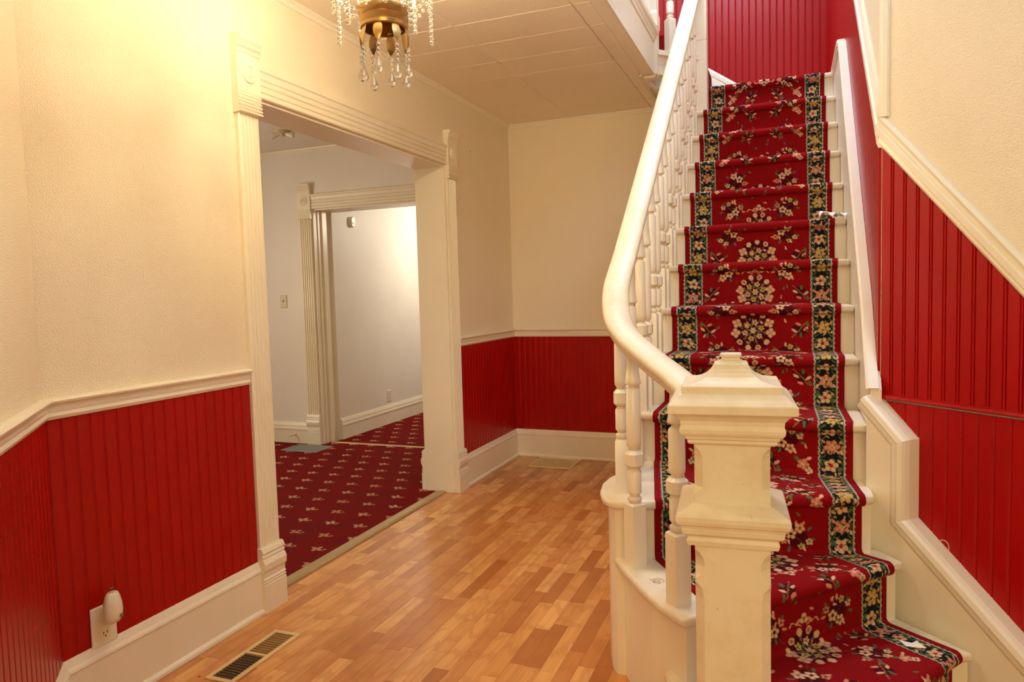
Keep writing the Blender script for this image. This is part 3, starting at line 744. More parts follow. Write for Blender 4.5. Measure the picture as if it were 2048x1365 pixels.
# sloping skirt on the head wall
v = []
hw = [(-1.30, 3.572), (-0.40, 2.951), (-0.05, 2.72), (XR-0.01, 2.72)]
MB().prism(hw+[(XR-0.01, 2.58), (-0.1, 2.58), (-0.45, 2.70), (-1.30, 3.29)], FT[0], FT[1], FT[2], FT[3], 0.0, 0.016).obj('head_skirt', M_TRIM, stair)
MB().sweep(hw, [(-0.04, 0.016), (-0.035, 0.022), (-0.01, 0.024), (0.006, 0.020), (0.006, 0)], FT[0], FT[1], FT[2], FT[3]).obj('skirt_cap', M_TRIM, stair)
tag(stair, 'cream-painted wooden staircase with worn treads, turning at its foot beside the angled red wall', 'staircase')

# ------------------------------------------------------------------ stair runner
def paint_runner(PV):
    st = 0.003; W = 0.705; nu = 236; nv = int(round(PV/st))
    RED = np.array((0.235, 0.002, 0.004)); MAR = np.array((0.070, 0.002, 0.006)); NAVY = np.array((0.008, 0.010, 0.014))
    CREAM = (0.70, 0.44, 0.26); PINK = (0.62, 0.25, 0.15); GOLD = (0.55, 0.36, 0.10); GREEN = (0.08, 0.15, 0.06); TEAL = (0.10, 0.13, 0.11); LINE = (0.50, 0.50, 0.42)
    img = np.empty((nv, nu, 3)); img[:] = RED
    uu = np.linspace(0, W, nu)[None, :].repeat(nv, 0); vv = (np.arange(nv)*PV/nv)[:, None].repeat(nu, 1)
    rnd = random.Random(11)
    def dv(c): return (vv-c+PV/2) % PV-PV/2
    def ell(cu, cv, a, b_, ang, col):
        du = uu-cu; d_ = dv(cv); c, s = math.cos(ang), math.sin(ang)
        m_ = ((du*c+d_*s)/a)**2+((-du*s+d_*c)/b_)**2 < 1
        img[m_] = col
    def flower(cu, cv, r, n, col, cen, ang=0):
        du = uu-cu; d_ = dv(cv); rr = np.hypot(du, d_); th = np.arctan2(d_, du)+ang
        m_ = rr < r*(0.62+0.42*np.abs(np.cos(th*n/2))); img[m_] = col
        img[rr < r*0.30] = cen
        m2 = (rr > r*0.30) & (rr < r*0.8) & (np.abs(np.sin(th*n/2)) > 0.93); img[m2] = np.array(col)*0.45
    def curve(pts, wd, col):
        for k in range(len(pts)-1):
            (a, b_), (c, d_) = pts[k], pts[k+1]
            for q in range(8):
                f_ = q/8; ell(a+(c-a)*f_, b_+(d_-b_)*f_, wd, wd, 0, col)
    # borders
    for side in (0, 1):
        def U(u): return W-u if side else u
        m_ = (np.abs(uu-U(0.068)) < 0.0425); img[m_] = NAVY
        pitch = PV/round(PV/0.066)
        for k in range(round(PV/pitch)):
            v0 = k*pitch+0.01
            if k % 2 == 0:
                flower(U(0.067), v0, 0.027, 6, PINK if k % 4 else GOLD, NAVY, 0.3*k); flower(U(0.067), v0, 0.010, 4, CREAM, GREEN)
                for a in (-1, 1):
                    ell(U(0.067+a*0.030), v0+0.018, 0.009, 0.005, a*0.8, CREAM); ell(U(0.067+a*0.029), v0-0.020, 0.009, 0.005, -a*0.8, PINK)
            else:
                flower(U(0.070), v0, 0.024, 5, CREAM, (0.35, 0.02, 0.02), 0.5*k)
                ell(U(0.041), v0+0.012, 0.010, 0.006, 0.7, GREEN); ell(U(0.097), v0-0.012, 0.010, 0.006, 0.7, GREEN)
                ell(U(0.043), v0-0.016, 0.008, 0.005, -0.7, GOLD); ell(U(0.095), v0+0.016, 0.008, 0.005, -0.7, CREAM)
            for a in (-1, 1):
                curve([(U(0.067+a*0.036), v0-0.02), (U(0.067+a*0.022), v0+0.030), (U(0.067+a*0.034), v0+0.04)], 0.0022, GREEN)
        for e in (0.0265, 0.1095):
            wob = 0.0012*np.sin(vv*2*math.pi/0.02)
            img[np.abs(uu-U(e)+wob) < 0.0019] = LINE
            img[np.abs(uu-U(e+(0.0035 if e < 0.05 else -0.0035))) < 0.0013] = GREEN
    # centre field, mirrored about u = W/2
    C = W/2
    for k in range(150):
        v0 = rnd.uniform(0, PV); u0 = rnd.uniform(0.032, 0.104); a0 = rnd.uniform(0, 3.1); c_ = (GREEN, GOLD, NAVY, PINK, NAVY)[k % 5]
        for q in (u0, W-u0): ell(q, v0, 0.0065, 0.0028, a0 if q < C else -a0, c_)
    def both(fn):
        fn(1); fn(-1)
    def medal(v0, dirn, big):
        ell(C, v0, 0.088 if big else 0.072, 0.088 if big else 0.070, 0, MAR)
        for k in range(11):
            a = math.pi*(0.5+2*k/11)
            r_ = 0.074 if big else 0.066
            du, dv_ = r_*math.cos(a), r_*math.sin(a)*1.05*dirn
            if k in (2, 3, 8, 9): flower(C+du, v0+dv_, 0.020, 4, CREAM, PINK, a)
            else: ell(C+du, v0+dv_, 0.011, 0.013, a+1.57, CREAM); ell(C+du, v0+dv_, 0.006, 0.007, a+1.57, (0.34, 0.13, 0.07)) if k % 2 else None
            curve([(C+du*0.35, v0+dv_*0.35), (C+du*0.8, v0+dv_*0.8)], 0.0016, PINK)
        for k in range(6):
            a = math.pi*2*k/6+0.3
            flower(C+0.036*math.cos(a), v0+0.036*math.sin(a), 0.0125, 5, GOLD if k % 2 else CREAM, GREEN, a)
            ell(C+0.024*math.cos(a+0.5), v0+0.024*math.sin(a+0.5), 0.009, 0.005, a, GREEN)
            ell(C+0.05*math.cos(a+0.5), v0+0.05*math.sin(a+0.5), 0.008, 0.004, a, TEAL)
        flower(C, v0, 0.014, 6, CREAM, GOLD)
        # tail
        flower(C, v0-dirn*0.105, 0.017, 3, CREAM, GREEN, dirn*1.57)
        both(lambda s: ell(C+s*0.024, v0-dirn*0.098, 0.012, 0.005, s*0.7*dirn, PINK))
        both(lambda s: curve([(C+s*0.01, v0-dirn*0.085), (C+s*0.05, v0-dirn*0.10), (C+s*0.06, v0-dirn*0.085)], 0.002, CREAM))
    def spray(cu, v0, sg, d_):
        ell(C+sg*cu, v0, 0.052, 0.034, -sg*d_*0.8, MAR)
        curve([(C+sg*(cu-0.055), v0+d_*0.055), (C+sg*cu, v0), (C+sg*(cu+0.05), v0-d_*0.05)], 0.0018, GREEN)
        flower(C+sg*(cu-0.018), v0+d_*0.012, 0.0185, 5, CREAM, MAR, 0.4)
        flower(C+sg*(cu+0.012), v0+d_*0.030, 0.0175, 5, CREAM, (0.3, 0.05, 0.02), 0.9)
        flower(C+sg*(cu-0.044), v0-d_*0.012, 0.013, 5, PINK, MAR, 0.2)
        flower(C+sg*(cu+0.045), v0-d_*0.018, 0.013, 5, CREAM, GREEN, 0.2)
        flower(C+sg*(cu+0.018), v0-d_*0.034, 0.012, 5, GOLD, GREEN, 0.2)
        for k in range(7):
            a = k*0.9+0.2
            ell(C+sg*(cu+0.058*math.cos(a)), v0+0.044*math.sin(a), 0.010, 0.0045, a*sg, (GREEN, CREAM, TEAL, PINK)[k % 4])
    def twig(cu, v0, sg, d_):
        ell(C+sg*cu, v0, 0.030, 0.022, 0.5*sg, MAR)
        curve([(C+sg*(cu-0.03), v0-d_*0.03), (C+sg*cu, v0), (C+sg*(cu+0.026), v0+d_*0.034)], 0.0022, (0.35, 0.18, 0.08))
        for k, (a, b_) in enumerate(((-0.020, -0.002), (0.006, -0.020), (0.026, 0.006), (-0.004, 0.026), (0.032, 0.028))):
            ell(C+sg*(cu+a), v0+d_*b_, 0.012, 0.0055, sg*(0.5+k), (CREAM, GREEN, CREAM, PINK, GREEN)[k])
    def fl2(cu, v0, sg):
        flower(C+sg*cu, v0, 0.021, 5, PINK, CREAM, 0.7); flower(C+sg*(cu+0.020), v0+0.022, 0.013, 4, CREAM, GREEN, 0.1)
        ell(C+sg*(cu-0.02), v0-0.02, 0.012, 0.006, 0.6*sg, GREEN); ell(C+sg*(cu+0.02), v0-0.022, 0.010, 0.005, -0.6*sg, CREAM)
    h = PV/2
    medal(0.12, 1, False); medal(0.12+h, -1, True)
    for s in (1, -1):
        spray(0.135, 0.02, s, 1); spray(0.135, 0.225, s, -1); spray(0.130, 0.02+h*0.97, s, -1); spray(0.135, 0.225+h, s, 1)
        twig(0.195, 0.125, s, 1); twig(0.190, 0.12+h, s, -1); twig(0.070, 0.305, s, -1); twig(0.075, 0.305+h, s, 1)
        fl2(0.185, 0.30, s); fl2(0.19, 0.31+h, s)
        for k in range(26):
            ell(C+s*rnd.uniform(0.02, 0.22), rnd.uniform(0, PV), 0.009, 0.004, rnd.uniform(0, 3), (GREEN, CREAM, TEAL, PINK)[k % 4])
    return img
PV = 0.86
IMG = paint_runner(PV)
def build_runner():
    CL = {i: ((-0.5064, ny(i)), (0.1986, ny(i))) for i in range(9)}
    CL[9] = ((-0.5064, 2.775), (0.203, 2.705)); CL[10] = ((-0.411, 2.275), (0.225, 2.515))
    CL[11] = ((-0.195, 1.955), (0.300, 2.465)); CL[12] = ((0.072, 1.752), (0.462, 2.338))
    keys = []     # (L, R, z)
    th = 0.007
    def fwd(i):
        a = Vector(CL[i][1])-Vector(CL[i][0]); a.normalize(); return Vector((a.y, -a.x))
    def key(i, off, z): 
        f = fwd(i); keys.append((Vector(CL[i][0])+f*off, Vector(CL[i][1])+f*off, z))
    f0 = fwd(0)
    keys.append((Vector(CL[0][0])-f0*0.45, Vector(CL[0][1])-f0*0.45, nz(0)+th))
    for i in range(13):
        z = nz(i)
        key(i, -0.014, z+th)
        for a in range(15, 181, 15):
            r = 0.015+th; key(i, -0.015+r*math.sin(math.radians(a)), z-0.015+r*math.cos(math.radians(a)))
        key(i, -0.022, z-0.040)
        zn = nz(i+1) if i < 12 else 0.0
        key(i, -0.0215, zn+th+0.012); key(i, -0.016, zn+th+0.003); key(i, -0.006, zn+th)
        if i == 12: key(i, -0.004, zn+th)
    st = 0.003; rows = [keys[0]]; vl = [0.0]; acc = 0.0
    def dist(a, b_):
        return 0.5*(math.sqrt((a[0]-b_[0]).length**2+(a[2]-b_[2])**2)+math.sqrt((a[1]-b_[1]).length**2+(a[2]-b_[2])**2))
    for k in range(1, len(keys)):
        d = dist(keys[k-1], keys[k]); n = max(1, int(round(d/st)))
        for q in range(1, n+1):
            f = q/n
            rows.append((keys[k-1][0].lerp(keys[k][0], f), keys[k-1][1].lerp(keys[k][1], f), keys[k-1][2]*(1-f)+keys[k][2]*f)); vl.append(acc+d*f)
        acc += d
    L = np.array([(r[0].x, r[0].y, r[2]) for r in rows]); Rr = np.array([(r[1].x, r[1].y, r[2]) for r in rows]); vl = np.array(vl)
    nu = 236; u = np.linspace(0, 1, nu)[None, :, None]
    V = L[:, None, :]*(1-u)+Rr[:, None, :]*u
    # normals for pile unevenness and edge skirts
    tv = np.gradient(V, axis=0); tu = np.gradient(V, axis=1); nn = np.cross(tv, tu); nn /= np.linalg.norm(nn, axis=2, keepdims=True)+1e-9
    nn *= -np.sign((nn[:, :1, 2:3]*0+1))
    if (nn[:, :, 2].mean() < 0): nn = -nn
    ri = np.random.RandomState(3)
    wave = 0.0012*np.sin(vl*11)[:, None, None]*np.sin(u*9)
    V = V+nn*wave
    e = V.copy()
    down0 = V[:, :1]-nn[:, :1]*th*0.93; down1 = V[:, -1:]-nn[:, -1:]*th*0.93
    Vall = np.concatenate([down0, V, down1], axis=1); nr, nc = Vall.shape[:2]
    iv = ((vl+0.18) % PV/PV*IMG.shape[0]).astype(int) % IMG.shape[0]
    colr = IMG[iv][:, ::-1]
    cols = np.concatenate([colr[:, :1], colr, colr[:, -1:]], axis=1)
    me = bpy.data.meshes.new('stair_runner')
    me.vertices.add(nr*nc); me.vertices.foreach_set('co', Vall.reshape(-1).astype(np.float32))
    idx = np.arange(nr*nc).reshape(nr, nc)
    q = np.stack([idx[:-1, :-1], idx[1:, :-1], idx[1:, 1:], idx[:-1, 1:]], axis=-1).reshape(-1, 4)
    me.loops.add(q.size); me.loops.foreach_set('vertex_index', q.reshape(-1).astype(np.int32))
    me.polygons.add(len(q)); me.polygons.foreach_set('loop_start', np.arange(0, q.size, 4, dtype=np.int32)); me.polygons.foreach_set('loop_total', np.full(len(q), 4, dtype=np.int32))
    me.update(calc_edges=True); me.validate()
    me.polygons.foreach_set('use_smooth', np.ones(len(q), dtype=bool))
    ca = me.color_attributes.new('weave', 'FLOAT_COLOR', 'POINT')
    ca.data.foreach_set('color', np.concatenate([cols.reshape(-1, 3), np.ones((nr*nc, 1))], axis=1).reshape(-1).astype(np.float32))
    me.materials.append(M_RUN)
    o = bpy.data.objects.new('stair_runner', me); COL.objects.link(o)
    tag(o, 'red floral runner with dark flowered borders laid down the cream staircase', 'carpet')
    print('RUNNER', nr, nc)
build_runner()

# ------------------------------------------------------------------ railing
railing = empty('stair_railing', (0, 0, 0))
def rail_z(y): return 1.439+0.82*(y-2.56)
RP = [(-0.20, 1.83, 1.022), (-0.245, 1.885, 1.042), (-0.295, 1.955, 1.070), (-0.350, 2.025, 1.096), (-0.405, 2.09, 1.126), (-0.460, 2.15, 1.160), (-0.505, 2.21, 1.203), (-0.532, 2.28, 1.258), (-0.548, 2.36, 1.318), (-0.556, 2.46, 1.376), (-0.56, 2.56, 1.439)]
RP += [(-0.56, 2.56+0.2*k, rail_z(2.56+0.2*k)) for k in range(1, 11)]+[(-0.555, 4.71, rail_z(4.71))]
def smooth_path(P, n=3):
    P = [Vector(p) for p in P]; out = []
    for i in range(len(P)-1):
        p0 = P[max(i-1, 0)]; p1 = P[i]; p2 = P[i+1]; p3 = P[min(i+2, len(P)-1)]
        for k in range(n):
            t = k/n
            out.append(0.5*((2*p1)+(p2-p0)*t+(2*p0-5*p1+4*p2-p3)*t*t+(3*p1-p0-3*p2+p3)*t**3))
    out.append(P[-1]); return out
def pathsweep(path, prof, name, mat, parent):
    v = []; n = len(prof)
    for i, p in enumerate(path):
        d = (path[min(i+1, len(path)-1)]-path[max(i-1, 0)]).normalized()
        s = Vector((d.y, -d.x, 0)).normalized(); u = s.cross(d).normalized()
        if u.z < 0: u = -u
        for a, b_ in prof: v.append(p+s*a+u*b_)
    m_ = len(path)
    f = [(i*n+k, i*n+(k+1) % n, (i+1)*n+(k+1) % n, (i+1)*n+k) for i in range(m_-1) for k in range(n)]+[tuple(range(n))[::-1], tuple((m_-1)*n+k for k in range(n))]
    o = mk(name, v, f, mat, parent); sm(o, 40); return o
RPROF = []
for k in range(13):
    a = math.pi*k/12; RPROF.append((0.044*math.cos(a), -0.014+0.020*math.sin(a)))
RPROF += [(-0.043, -0.024), (-0.036, -0.032), (-0.034, -0.044), (-0.026, -0.054), (0.026, -0.054), (0.034, -0.044), (0.036, -0.032), (0.043, -0.024)]
hr = pathsweep(smooth_path(RP), RPROF, 'handrail', M_WORN, railing)
def rail_under(x, y):
    best = min(range(len(RP)-1), key=lambda k: (Vector(RP[k][:2])-Vector((x, y))).length+(Vector(RP[k+1][:2])-Vector((x, y))).length)
    a, b_ = Vector(RP[best]), Vector(RP[best+1]); d = (b_-a).xy; t = max(0, min(1, (Vector((x, y))-a.xy).dot(d)/d.length_squared))
    return a.z+(b_.z-a.z)*t-0.058
def baluster(x, y, z0, z1, rz=0.0, name='baluster', parent=None, s=1.0, mat=None):
    H = z1-z0; hb = 0.185*s if H > 0.55 else 0.14; b = MB()
    c, si = math.cos(rz), math.sin(rz); hw = 0.0225*s
    ex, ey = Vector((c, si, 0)), Vector((-si, c, 0)); O = Vector((x, y, z0))
    ZB = hb
    # square foot with eased top
    def sq(h, z): return [O+ex*(h*a)+ey*(h*b_)+Vector((0, 0, z)) for a, b_ in ((1, 1), (-1, 1), (-1, -1), (1, -1))]
    lv = [(hw, 0), (hw, ZB-0.006), (hw*0.8, ZB)]
    v = []
    for h, z in lv: v += sq(h, z)
    b.add(v, [(3, 2, 1, 0)]+[(i*4+k, i*4+(k+1) % 4, (i+1)*4+(k+1) % 4, (i+1)*4+k) for i in range(len(lv)-1) for k in range(4)]+[(8, 9, 10, 11)])
    r = s
    rest_ = H-ZB
    low = 0.16 if rest_ > 0.42 else rest_*0.36
    k_ = low/0.16
    prof = [(0.0135*r, ZB-0.002), (0.019*r, ZB+0.006), (0.0205*r, ZB+0.012), (0.019*r, ZB+0.018), (0.013*r, ZB+0.022), (0.017*r, ZB+0.030), (0.0205*r, ZB+0.034), (0.0205*r, ZB+0.10*k_), (0.017*r, ZB+0.106*k_), (0.012*r, ZB+0.112*k_), (0.014*r, ZB+0.116*k_),
            (0.014*r, ZB+0.168*k_), (0.012*r, ZB+0.172*k_), (0.018*r, ZB+0.182*k_), (0.0205*r, ZB+0.186*k_)]
    zl = ZB+0.186*k_; zt_ = H; up = zt_-zl
    zb_ = zl+up*0.56
    prof += [(0.0215*r, zl+up*0.05), (0.0205*r, zb_-0.014), (0.017*r, zb_-0.008), (0.011*r, zb_-0.003), (0.013*r, zb_+0.002), (0.022*r, zb_+0.006), (0.0235*r, zb_+0.013), (0.0215*r, zb_+0.020), (0.0185*r, zb_+0.045), (0.0155*r, zb_+0.085), (0.0145*r, zt_-0.03), (0.0145*r, zt_)]
    b.lathe(prof, O, 14)
    # faceted block
    zc = ZB+0.142*k_; hh = 0.029*k_; w_ = 0.0245*r
    lv = [(w_*0.62, zc-hh), (w_, zc-hh*0.62), (w_, zc+hh*0.62), (w_*0.62, zc+hh)]
    v = []
    for h, z in lv:
        for a, b_ in ((1, 0.55), (0.55, 1), (-0.55, 1), (-1, 0.55), (-1, -0.55), (-0.55, -1), (0.55, -1), (1, -0.55)):
            v.append(O+ex*(h*a)+ey*(h*b_)+Vector((0, 0, z)))
    b.add(v, [tuple(range(8))[::-1], tuple(range(24, 32))]+[(i*8+k, i*8+(k+1) % 8, (i+1)*8+(k+1) % 8, (i+1)*8+k) for i in range(3) for k in range(8)])
    o = b.obj(name, mat or M_TRIM, parent); sm(o, 38); return o
baluster(-0.296, 1.978, nz(11), rail_under(-0.296, 1.978), 0.75, parent=railing, s=1.12)
baluster(-0.468, 2.222, nz(11), rail_under(-0.468, 2.222), 0.85, parent=railing, s=1.12)
baluster(-0.535, 2.345, nz(10), rail_under(-0.535, 2.345), 0.2, parent=railing, s=1.0)
baluster(-0.555, 2.50, nz(10), rail_under(-0.555, 2.50), 0.05, parent=railing)
baluster(-0.558, 2.64, nz(10), rail_under(-0.558, 2.64), 0, parent=railing)
baluster(-0.56, 2.835, nz(9), rail_under(-0.56, 2.835), 0, parent=railing)
baluster(-0.56, 2.955, nz(9), rail_under(-0.56, 2.955), 0, parent=railing)
for i in range(8, 0, -1):
    for dy in (0.050, 0.166):
        y = ny(i)+dy
        if y < 4.66: baluster(-0.56, y, nz(i), rail_under(-0.56, y), 0, parent=railing)
# newel post
def octloft(mb_, lv, O, rz):
    c, s = math.cos(rz), math.sin(rz); ex, ey = Vector((c, s, 0)), Vector((-s, c, 0)); O = Vector(O); v = []
    for z, h, ch in lv:
        k = h-ch
        for a, b_ in ((h, k), (k, h), (-k, h), (-h, k), (-h, -k), (-k, -h), (k, -h), (h, -k)): v.append(O+ex*a+ey*b_+Vector((0, 0, z)))
    n = len(lv)
    mb_.add(v, [tuple(range(8))[::-1], tuple((n-1)*8+k for k in range(8))]+[(i*8+k, i*8+(k+1) % 8, (i+1)*8+(k+1) % 8, (i+1)*8+k) for i in range(n-1) for k in range(8)])
    return mb_
NP = (-0.130, 1.720, 0); NR = math.radians(4.5); e = 0.0012
newel = empty('newel_post', (0, 0, 0)); newel.parent = railing
H_ = 0.0825
lowl = [(0.0, H_, e), (0.05, H_, e), (0.07, H_, 0.020), (0.575, H_, 0.020), (0.598, H_, 0.016), (0.612, H_, 0.004), (0.622, H_, 0.004), (0.632, H_, 0.014), (0.650, H_, 0.022), (0.668, H_, 0.020), (0.684, H_, 0.010), (0.690, H_, e), (0.706, H_, e)]
octloft(MB(), lowl, NP, NR).obj('lower_shaft', M_WORN, newel)
col_ = [(0.703, 0.086, e), (0.705, 0.098, e), (0.716, 0.101, e), (0.724, 0.098, e), (0.728, 0.100, e), (0.734, 0.109, e), (0.744, 0.111, e), (0.747, 0.111, e), (0.754, 0.114, e), (0.758, 0.120, 0.002), (0.766, 0.123, 0.002), (0.776, 0.123, 0.002), (0.784, 0.119, 0.002), (0.793, 0.100, 0.002), (0.799, 0.086, e), (0.802, H_, e)]
octloft(MB(), col_, NP, NR).obj('collar', M_WORN, newel)
upl = [(0.800, H_, e), (0.818, H_, e), (0.824, H_, 0.006), (0.836, H_, 0.019), (0.905, H_, 0.019), (0.918, H_, 0.015), (0.930, H_, 0.004), (0.934, H_, e), (0.940, H_, e)]
octloft(MB(), upl, NP, NR).obj('upper_shaft', M_WORN, newel)
cap = [(0.936, 0.084, e), (0.938, 0.092, e), (0.942, 0.096, e), (0.948, 0.096, e), (0.951, 0.100, e), (0.958, 0.102, e), (0.960, 0.108, e), (0.966, 0.112, e), (0.974, 0.113, e), (0.984, 0.110, e), (0.994, 0.111, e), (1.003, 0.118, e), (1.010, 0.126, e), (1.012, 0.135, e), (1.014, 0.1365, e), (1.030, 0.1365, e), (1.033, 0.1345, e), (1.039, 0.128, e), (1.046, 0.119, e), (1.053, 0.112, e), (1.055, 0.1075, e), (1.069, 0.1075, e), (1.071, 0.106, e), (1.0745, 0.082, e), (1.079, 0.068, e), (1.086, 0.056, e), (1.095, 0.047, e), (1.104, 0.041, e), (1.113, 0.0375, e), (1.115, 0.0355, e), (1.117, 0.028, e), (1.122, 0.0215, e), (1.128, 0.0195, e), (1.130, 0.0235, 0.004), (1.136, 0.0235, 0.004), (1.137, 0.021, 0.004)]
octloft(MB(), cap, NP, NR).obj('newel_cap', M_WORN, newel)
# post where the rail meets the landing
up_post = empty('landing_post', (0, 0, 0)); up_post.parent = railing
octloft(MB(), [(2.20, 0.045, e), (2.86, 0.045, e), (2.862, 0.042, e), (2.868, 0.042, e), (2.870, 0.045, e), (3.45, 0.045, e), (3.46, 0.052, e), (3.50, 0.052, e), (3.52, 0.02, e)], (-0.535, 4.775, 0), 0).obj('shaft', M_TRIM, up_post)
for z0_, z1_ in ((2.90, 3.40),):
    for dx in (-0.030, 0.026): MB().box(-0.535+dx, -0.535+dx+0.004, 4.775-0.048, 4.775-0.044, z0_, z1_).obj('bead', M_TRIM, up_post)
tag(railing, 'cream painted stair railing with curved handrail, turned balusters and a square capped newel post', 'railing')

# ------------------------------------------------------------------ upper landing edge
edge = struct(empty('landing_edge', (0, 0, 0)))
MB().box(-0.795, -0.772, 0.9, 4.46, HC+0.001, 2.845).obj('fascia_board', M_TRIM, edge)
MB().prism([(0, 2.80), (0.006, 2.80), (0.010, 2.812), (0.018, 2.822), (0.018, 2.832), (0.030, 2.84), (0.034, 2.852), (0.034, 2.864), (0.026, 2.872), (0.022, 2.885), (-0.02, 2.895), (-0.08, 2.895), (-0.08, 2.80)], (-0.772, 0, 0), X, Zz, Y_, 0.9, 4.44).obj('nosing_moulding', M_TRIM, edge)
MB().box(-0.875, -0.860, 4.43, 5.2, HC-0.001, 2.80).obj('fascia_board', M_TRIM, edge)
MB().prism([(-0.865, 4.43), (-0.845, 4.43), (-0.805, 4.90), (-0.825, 4.90)], (0, 0, 0), X, Y_, Zz, HC-0.006, HC+0.010).obj('soffit_trim', M_TRIM, edge)
dv_ = Vector((-0.54+0.775, 4.77-4.53)); L_ = dv_.length; dv_.normalize(); nv_ = Vector((dv_.y, -dv_.x))
MB().prism([(0, -0.01), (L_, -0.01), (L_, 0.05), (0, 0.05)], (-0.775, 4.53, 0), (dv_.x, dv_.y, 0), (-nv_.x, -nv_.y, 0), Zz, 2.63, 2.745).obj('fascia_board', M_TRIM, edge)
MB().prism([(0, -0.03), (L_, -0.03), (L_, 0.06), (0, 0.06)], (-0.775, 4.53, 0), (dv_.x, dv_.y, 0), (-nv_.x, -nv_.y, 0), Zz, 2.745, 2.775).obj('curb', M_TRIM, edge)
struct(MB().box(-2.6, -0.80, 0.87, 6.19, HC+0.205, 2.86).obj('floor_upper', M_REDCARPET or M_RUN if False else M_SPRIG))
up_rail = empty('landing_railing', (0, 0, 0))
octloft(MB(), [(2.60, 0.030, e), (2.62, 0.046, e), (2.90, 0.046, e), (2.905, 0.052, e), (2.98, 0.052, e), (3.0, 0.046, e), (3.7, 0.046, e), (3.72, 0.055, e), (3.76, 0.055, e), (3.78, 0.02, e)], (-0.805, 4.51, 0), 0).obj('corner_post', M_TRIM, up_rail)
baluster(-0.700, 4.625, 2.775, 3.62, 0.8, parent=up_rail, s=1.15)
for k in range(28):
    y = 4.36-0.125*k
    if y > 0.95: baluster(-0.80, y, 2.895, 3.62, 0, parent=up_rail)
pathsweep([Vector((-0.80, 0.92, 3.66)), Vector((-0.80, 2.5, 3.66)), Vector((-0.80, 4.46, 3.66))], RPROF, 'handrail', M_TRIM, up_rail)
tag(up_rail, 'white upstairs landing railing above the hall ceiling edge, mostly out of sight', 'railing')
# carpet at the head of the stairs
tag(MB().box(-1.2, -0.60, 4.985, 6.15, 2.812, 3.022).obj('landing_carpet', M_SPRIG), 'dark red carpet seen between the posts at the stair head', 'carpet')

# ------------------------------------------------------------------ chandelier
ch = empty('chandelier', (CH[0], CH[1], HC))
DZ = 0.184; CHZ = 1.0
def cput(b, nm, mt, par=None, smooth=True):
    o = b.obj(nm, mt, par or ch)
    for v in o.data.vertices:
        v.co -= ch.location
        if v.co.z < -0.07: v.co.z += DZ
    if smooth: sm(o, 40)
    return o
c0 = Vector((CH[0], CH[1], 0))
cput(MB().lathe([(0.001, HC), (0.065, HC-0.001), (0.062, HC-0.015), (0.035, HC-0.03), (0.012, HC-0.038), (0.010, HC-0.06)], c0, 24), 'ceiling_canopy', M_BRASS)
cput(MB().lathe([(0.006, 2.56), (0.006, 2.13)], c0, 10), 'stem', M_BRASS)
# hollow gallery ring with stepped profile, open below
rp = [(0.054, 1.978), (0.061, 1.980), (0.063, 1.990), (0.059, 1.996), (0.062, 2.002), (0.0645, 2.010), (0.060, 2.018), (0.066, 2.026), (0.069, 2.036), (0.067, 2.044), (0.058, 2.046), (0.054, 2.036)]
seg = 40; v = []
for k in range(seg):
    a = 2*math.pi*k/seg
    for j, (r, z) in enumerate(rp):
        rr = r+(0.0018 if (k % 2 and j in (5, 8, 9)) else 0)
        v.append(c0+Vector((rr*math.cos(a), rr*math.sin(a), z)))
n = len(rp)
cput(MB().add(v, [(k*n+j, k*n+(j+1) % n, ((k+1) % seg)*n+(j+1) % n, ((k+1) % seg)*n+j) for k in range(seg) for j in range(n)]), 'gallery_ring', M_BRASS)
cput(MB().lathe([(0.056, 2.030), (0.040, 2.020), (0.012, 2.015), (0.010, 2.06), (0.006, 2.14)], c0, 20), 'bowl', M_BRASS)
def bead_mesh(mb_, c, r, tall=1.2):
    mb_.lathe([(r*0.25, -r*tall), (r*0.75, -r*tall*0.62), (r, 0), (r*0.75, r*tall*0.62), (r*0.25, r*tall)], c, 8)
def strand(p0, n, drop, r=0.0062, pitch=0.0155, sag=None, name='crystal_strand'):
    b = MB(); z = p0.z
    for k in range(n):
        bead_mesh(b, Vector((p0.x, p0.y, z-pitch*(k+0.5))), r)
        b.lathe([(0.0012, -0.003), (0.0012, 0.003)], Vector((p0.x, p0.y, z-pitch*(k+1))), 5)
    st_ = cput(b, name, M_GLASS, smooth=False)
    if drop:
        zz = z-pitch*n-0.002
        d = MB().lathe([(0.0008, zz), (0.003, zz-0.006), (0.0065, zz-0.018), (0.0105, zz-0.030), (0.0115, zz-0.037), (0.009, zz-0.045), (0.004, zz-0.050), (0.0005, zz-0.052)], Vector((p0.x, p0.y, 0)), 8)
        o = d.obj('crystal_drop', M_GLASS, st_)
        for v_ in o.data.vertices: v_.co -= ch.location-Vector((0, 0, DZ))
    return st_
def garland(a_, b_, sag, n, r=0.0062):
    m_ = MB()
    for k in range(n+1):
        t = k/n; p = a_.lerp(b_, t); p.z -= sag*4*t*(1-t); bead_mesh(m_, p, r, 1.0)
    cput(m_, 'crystal_garland', M_GLASS, smooth=False)
NL = 8
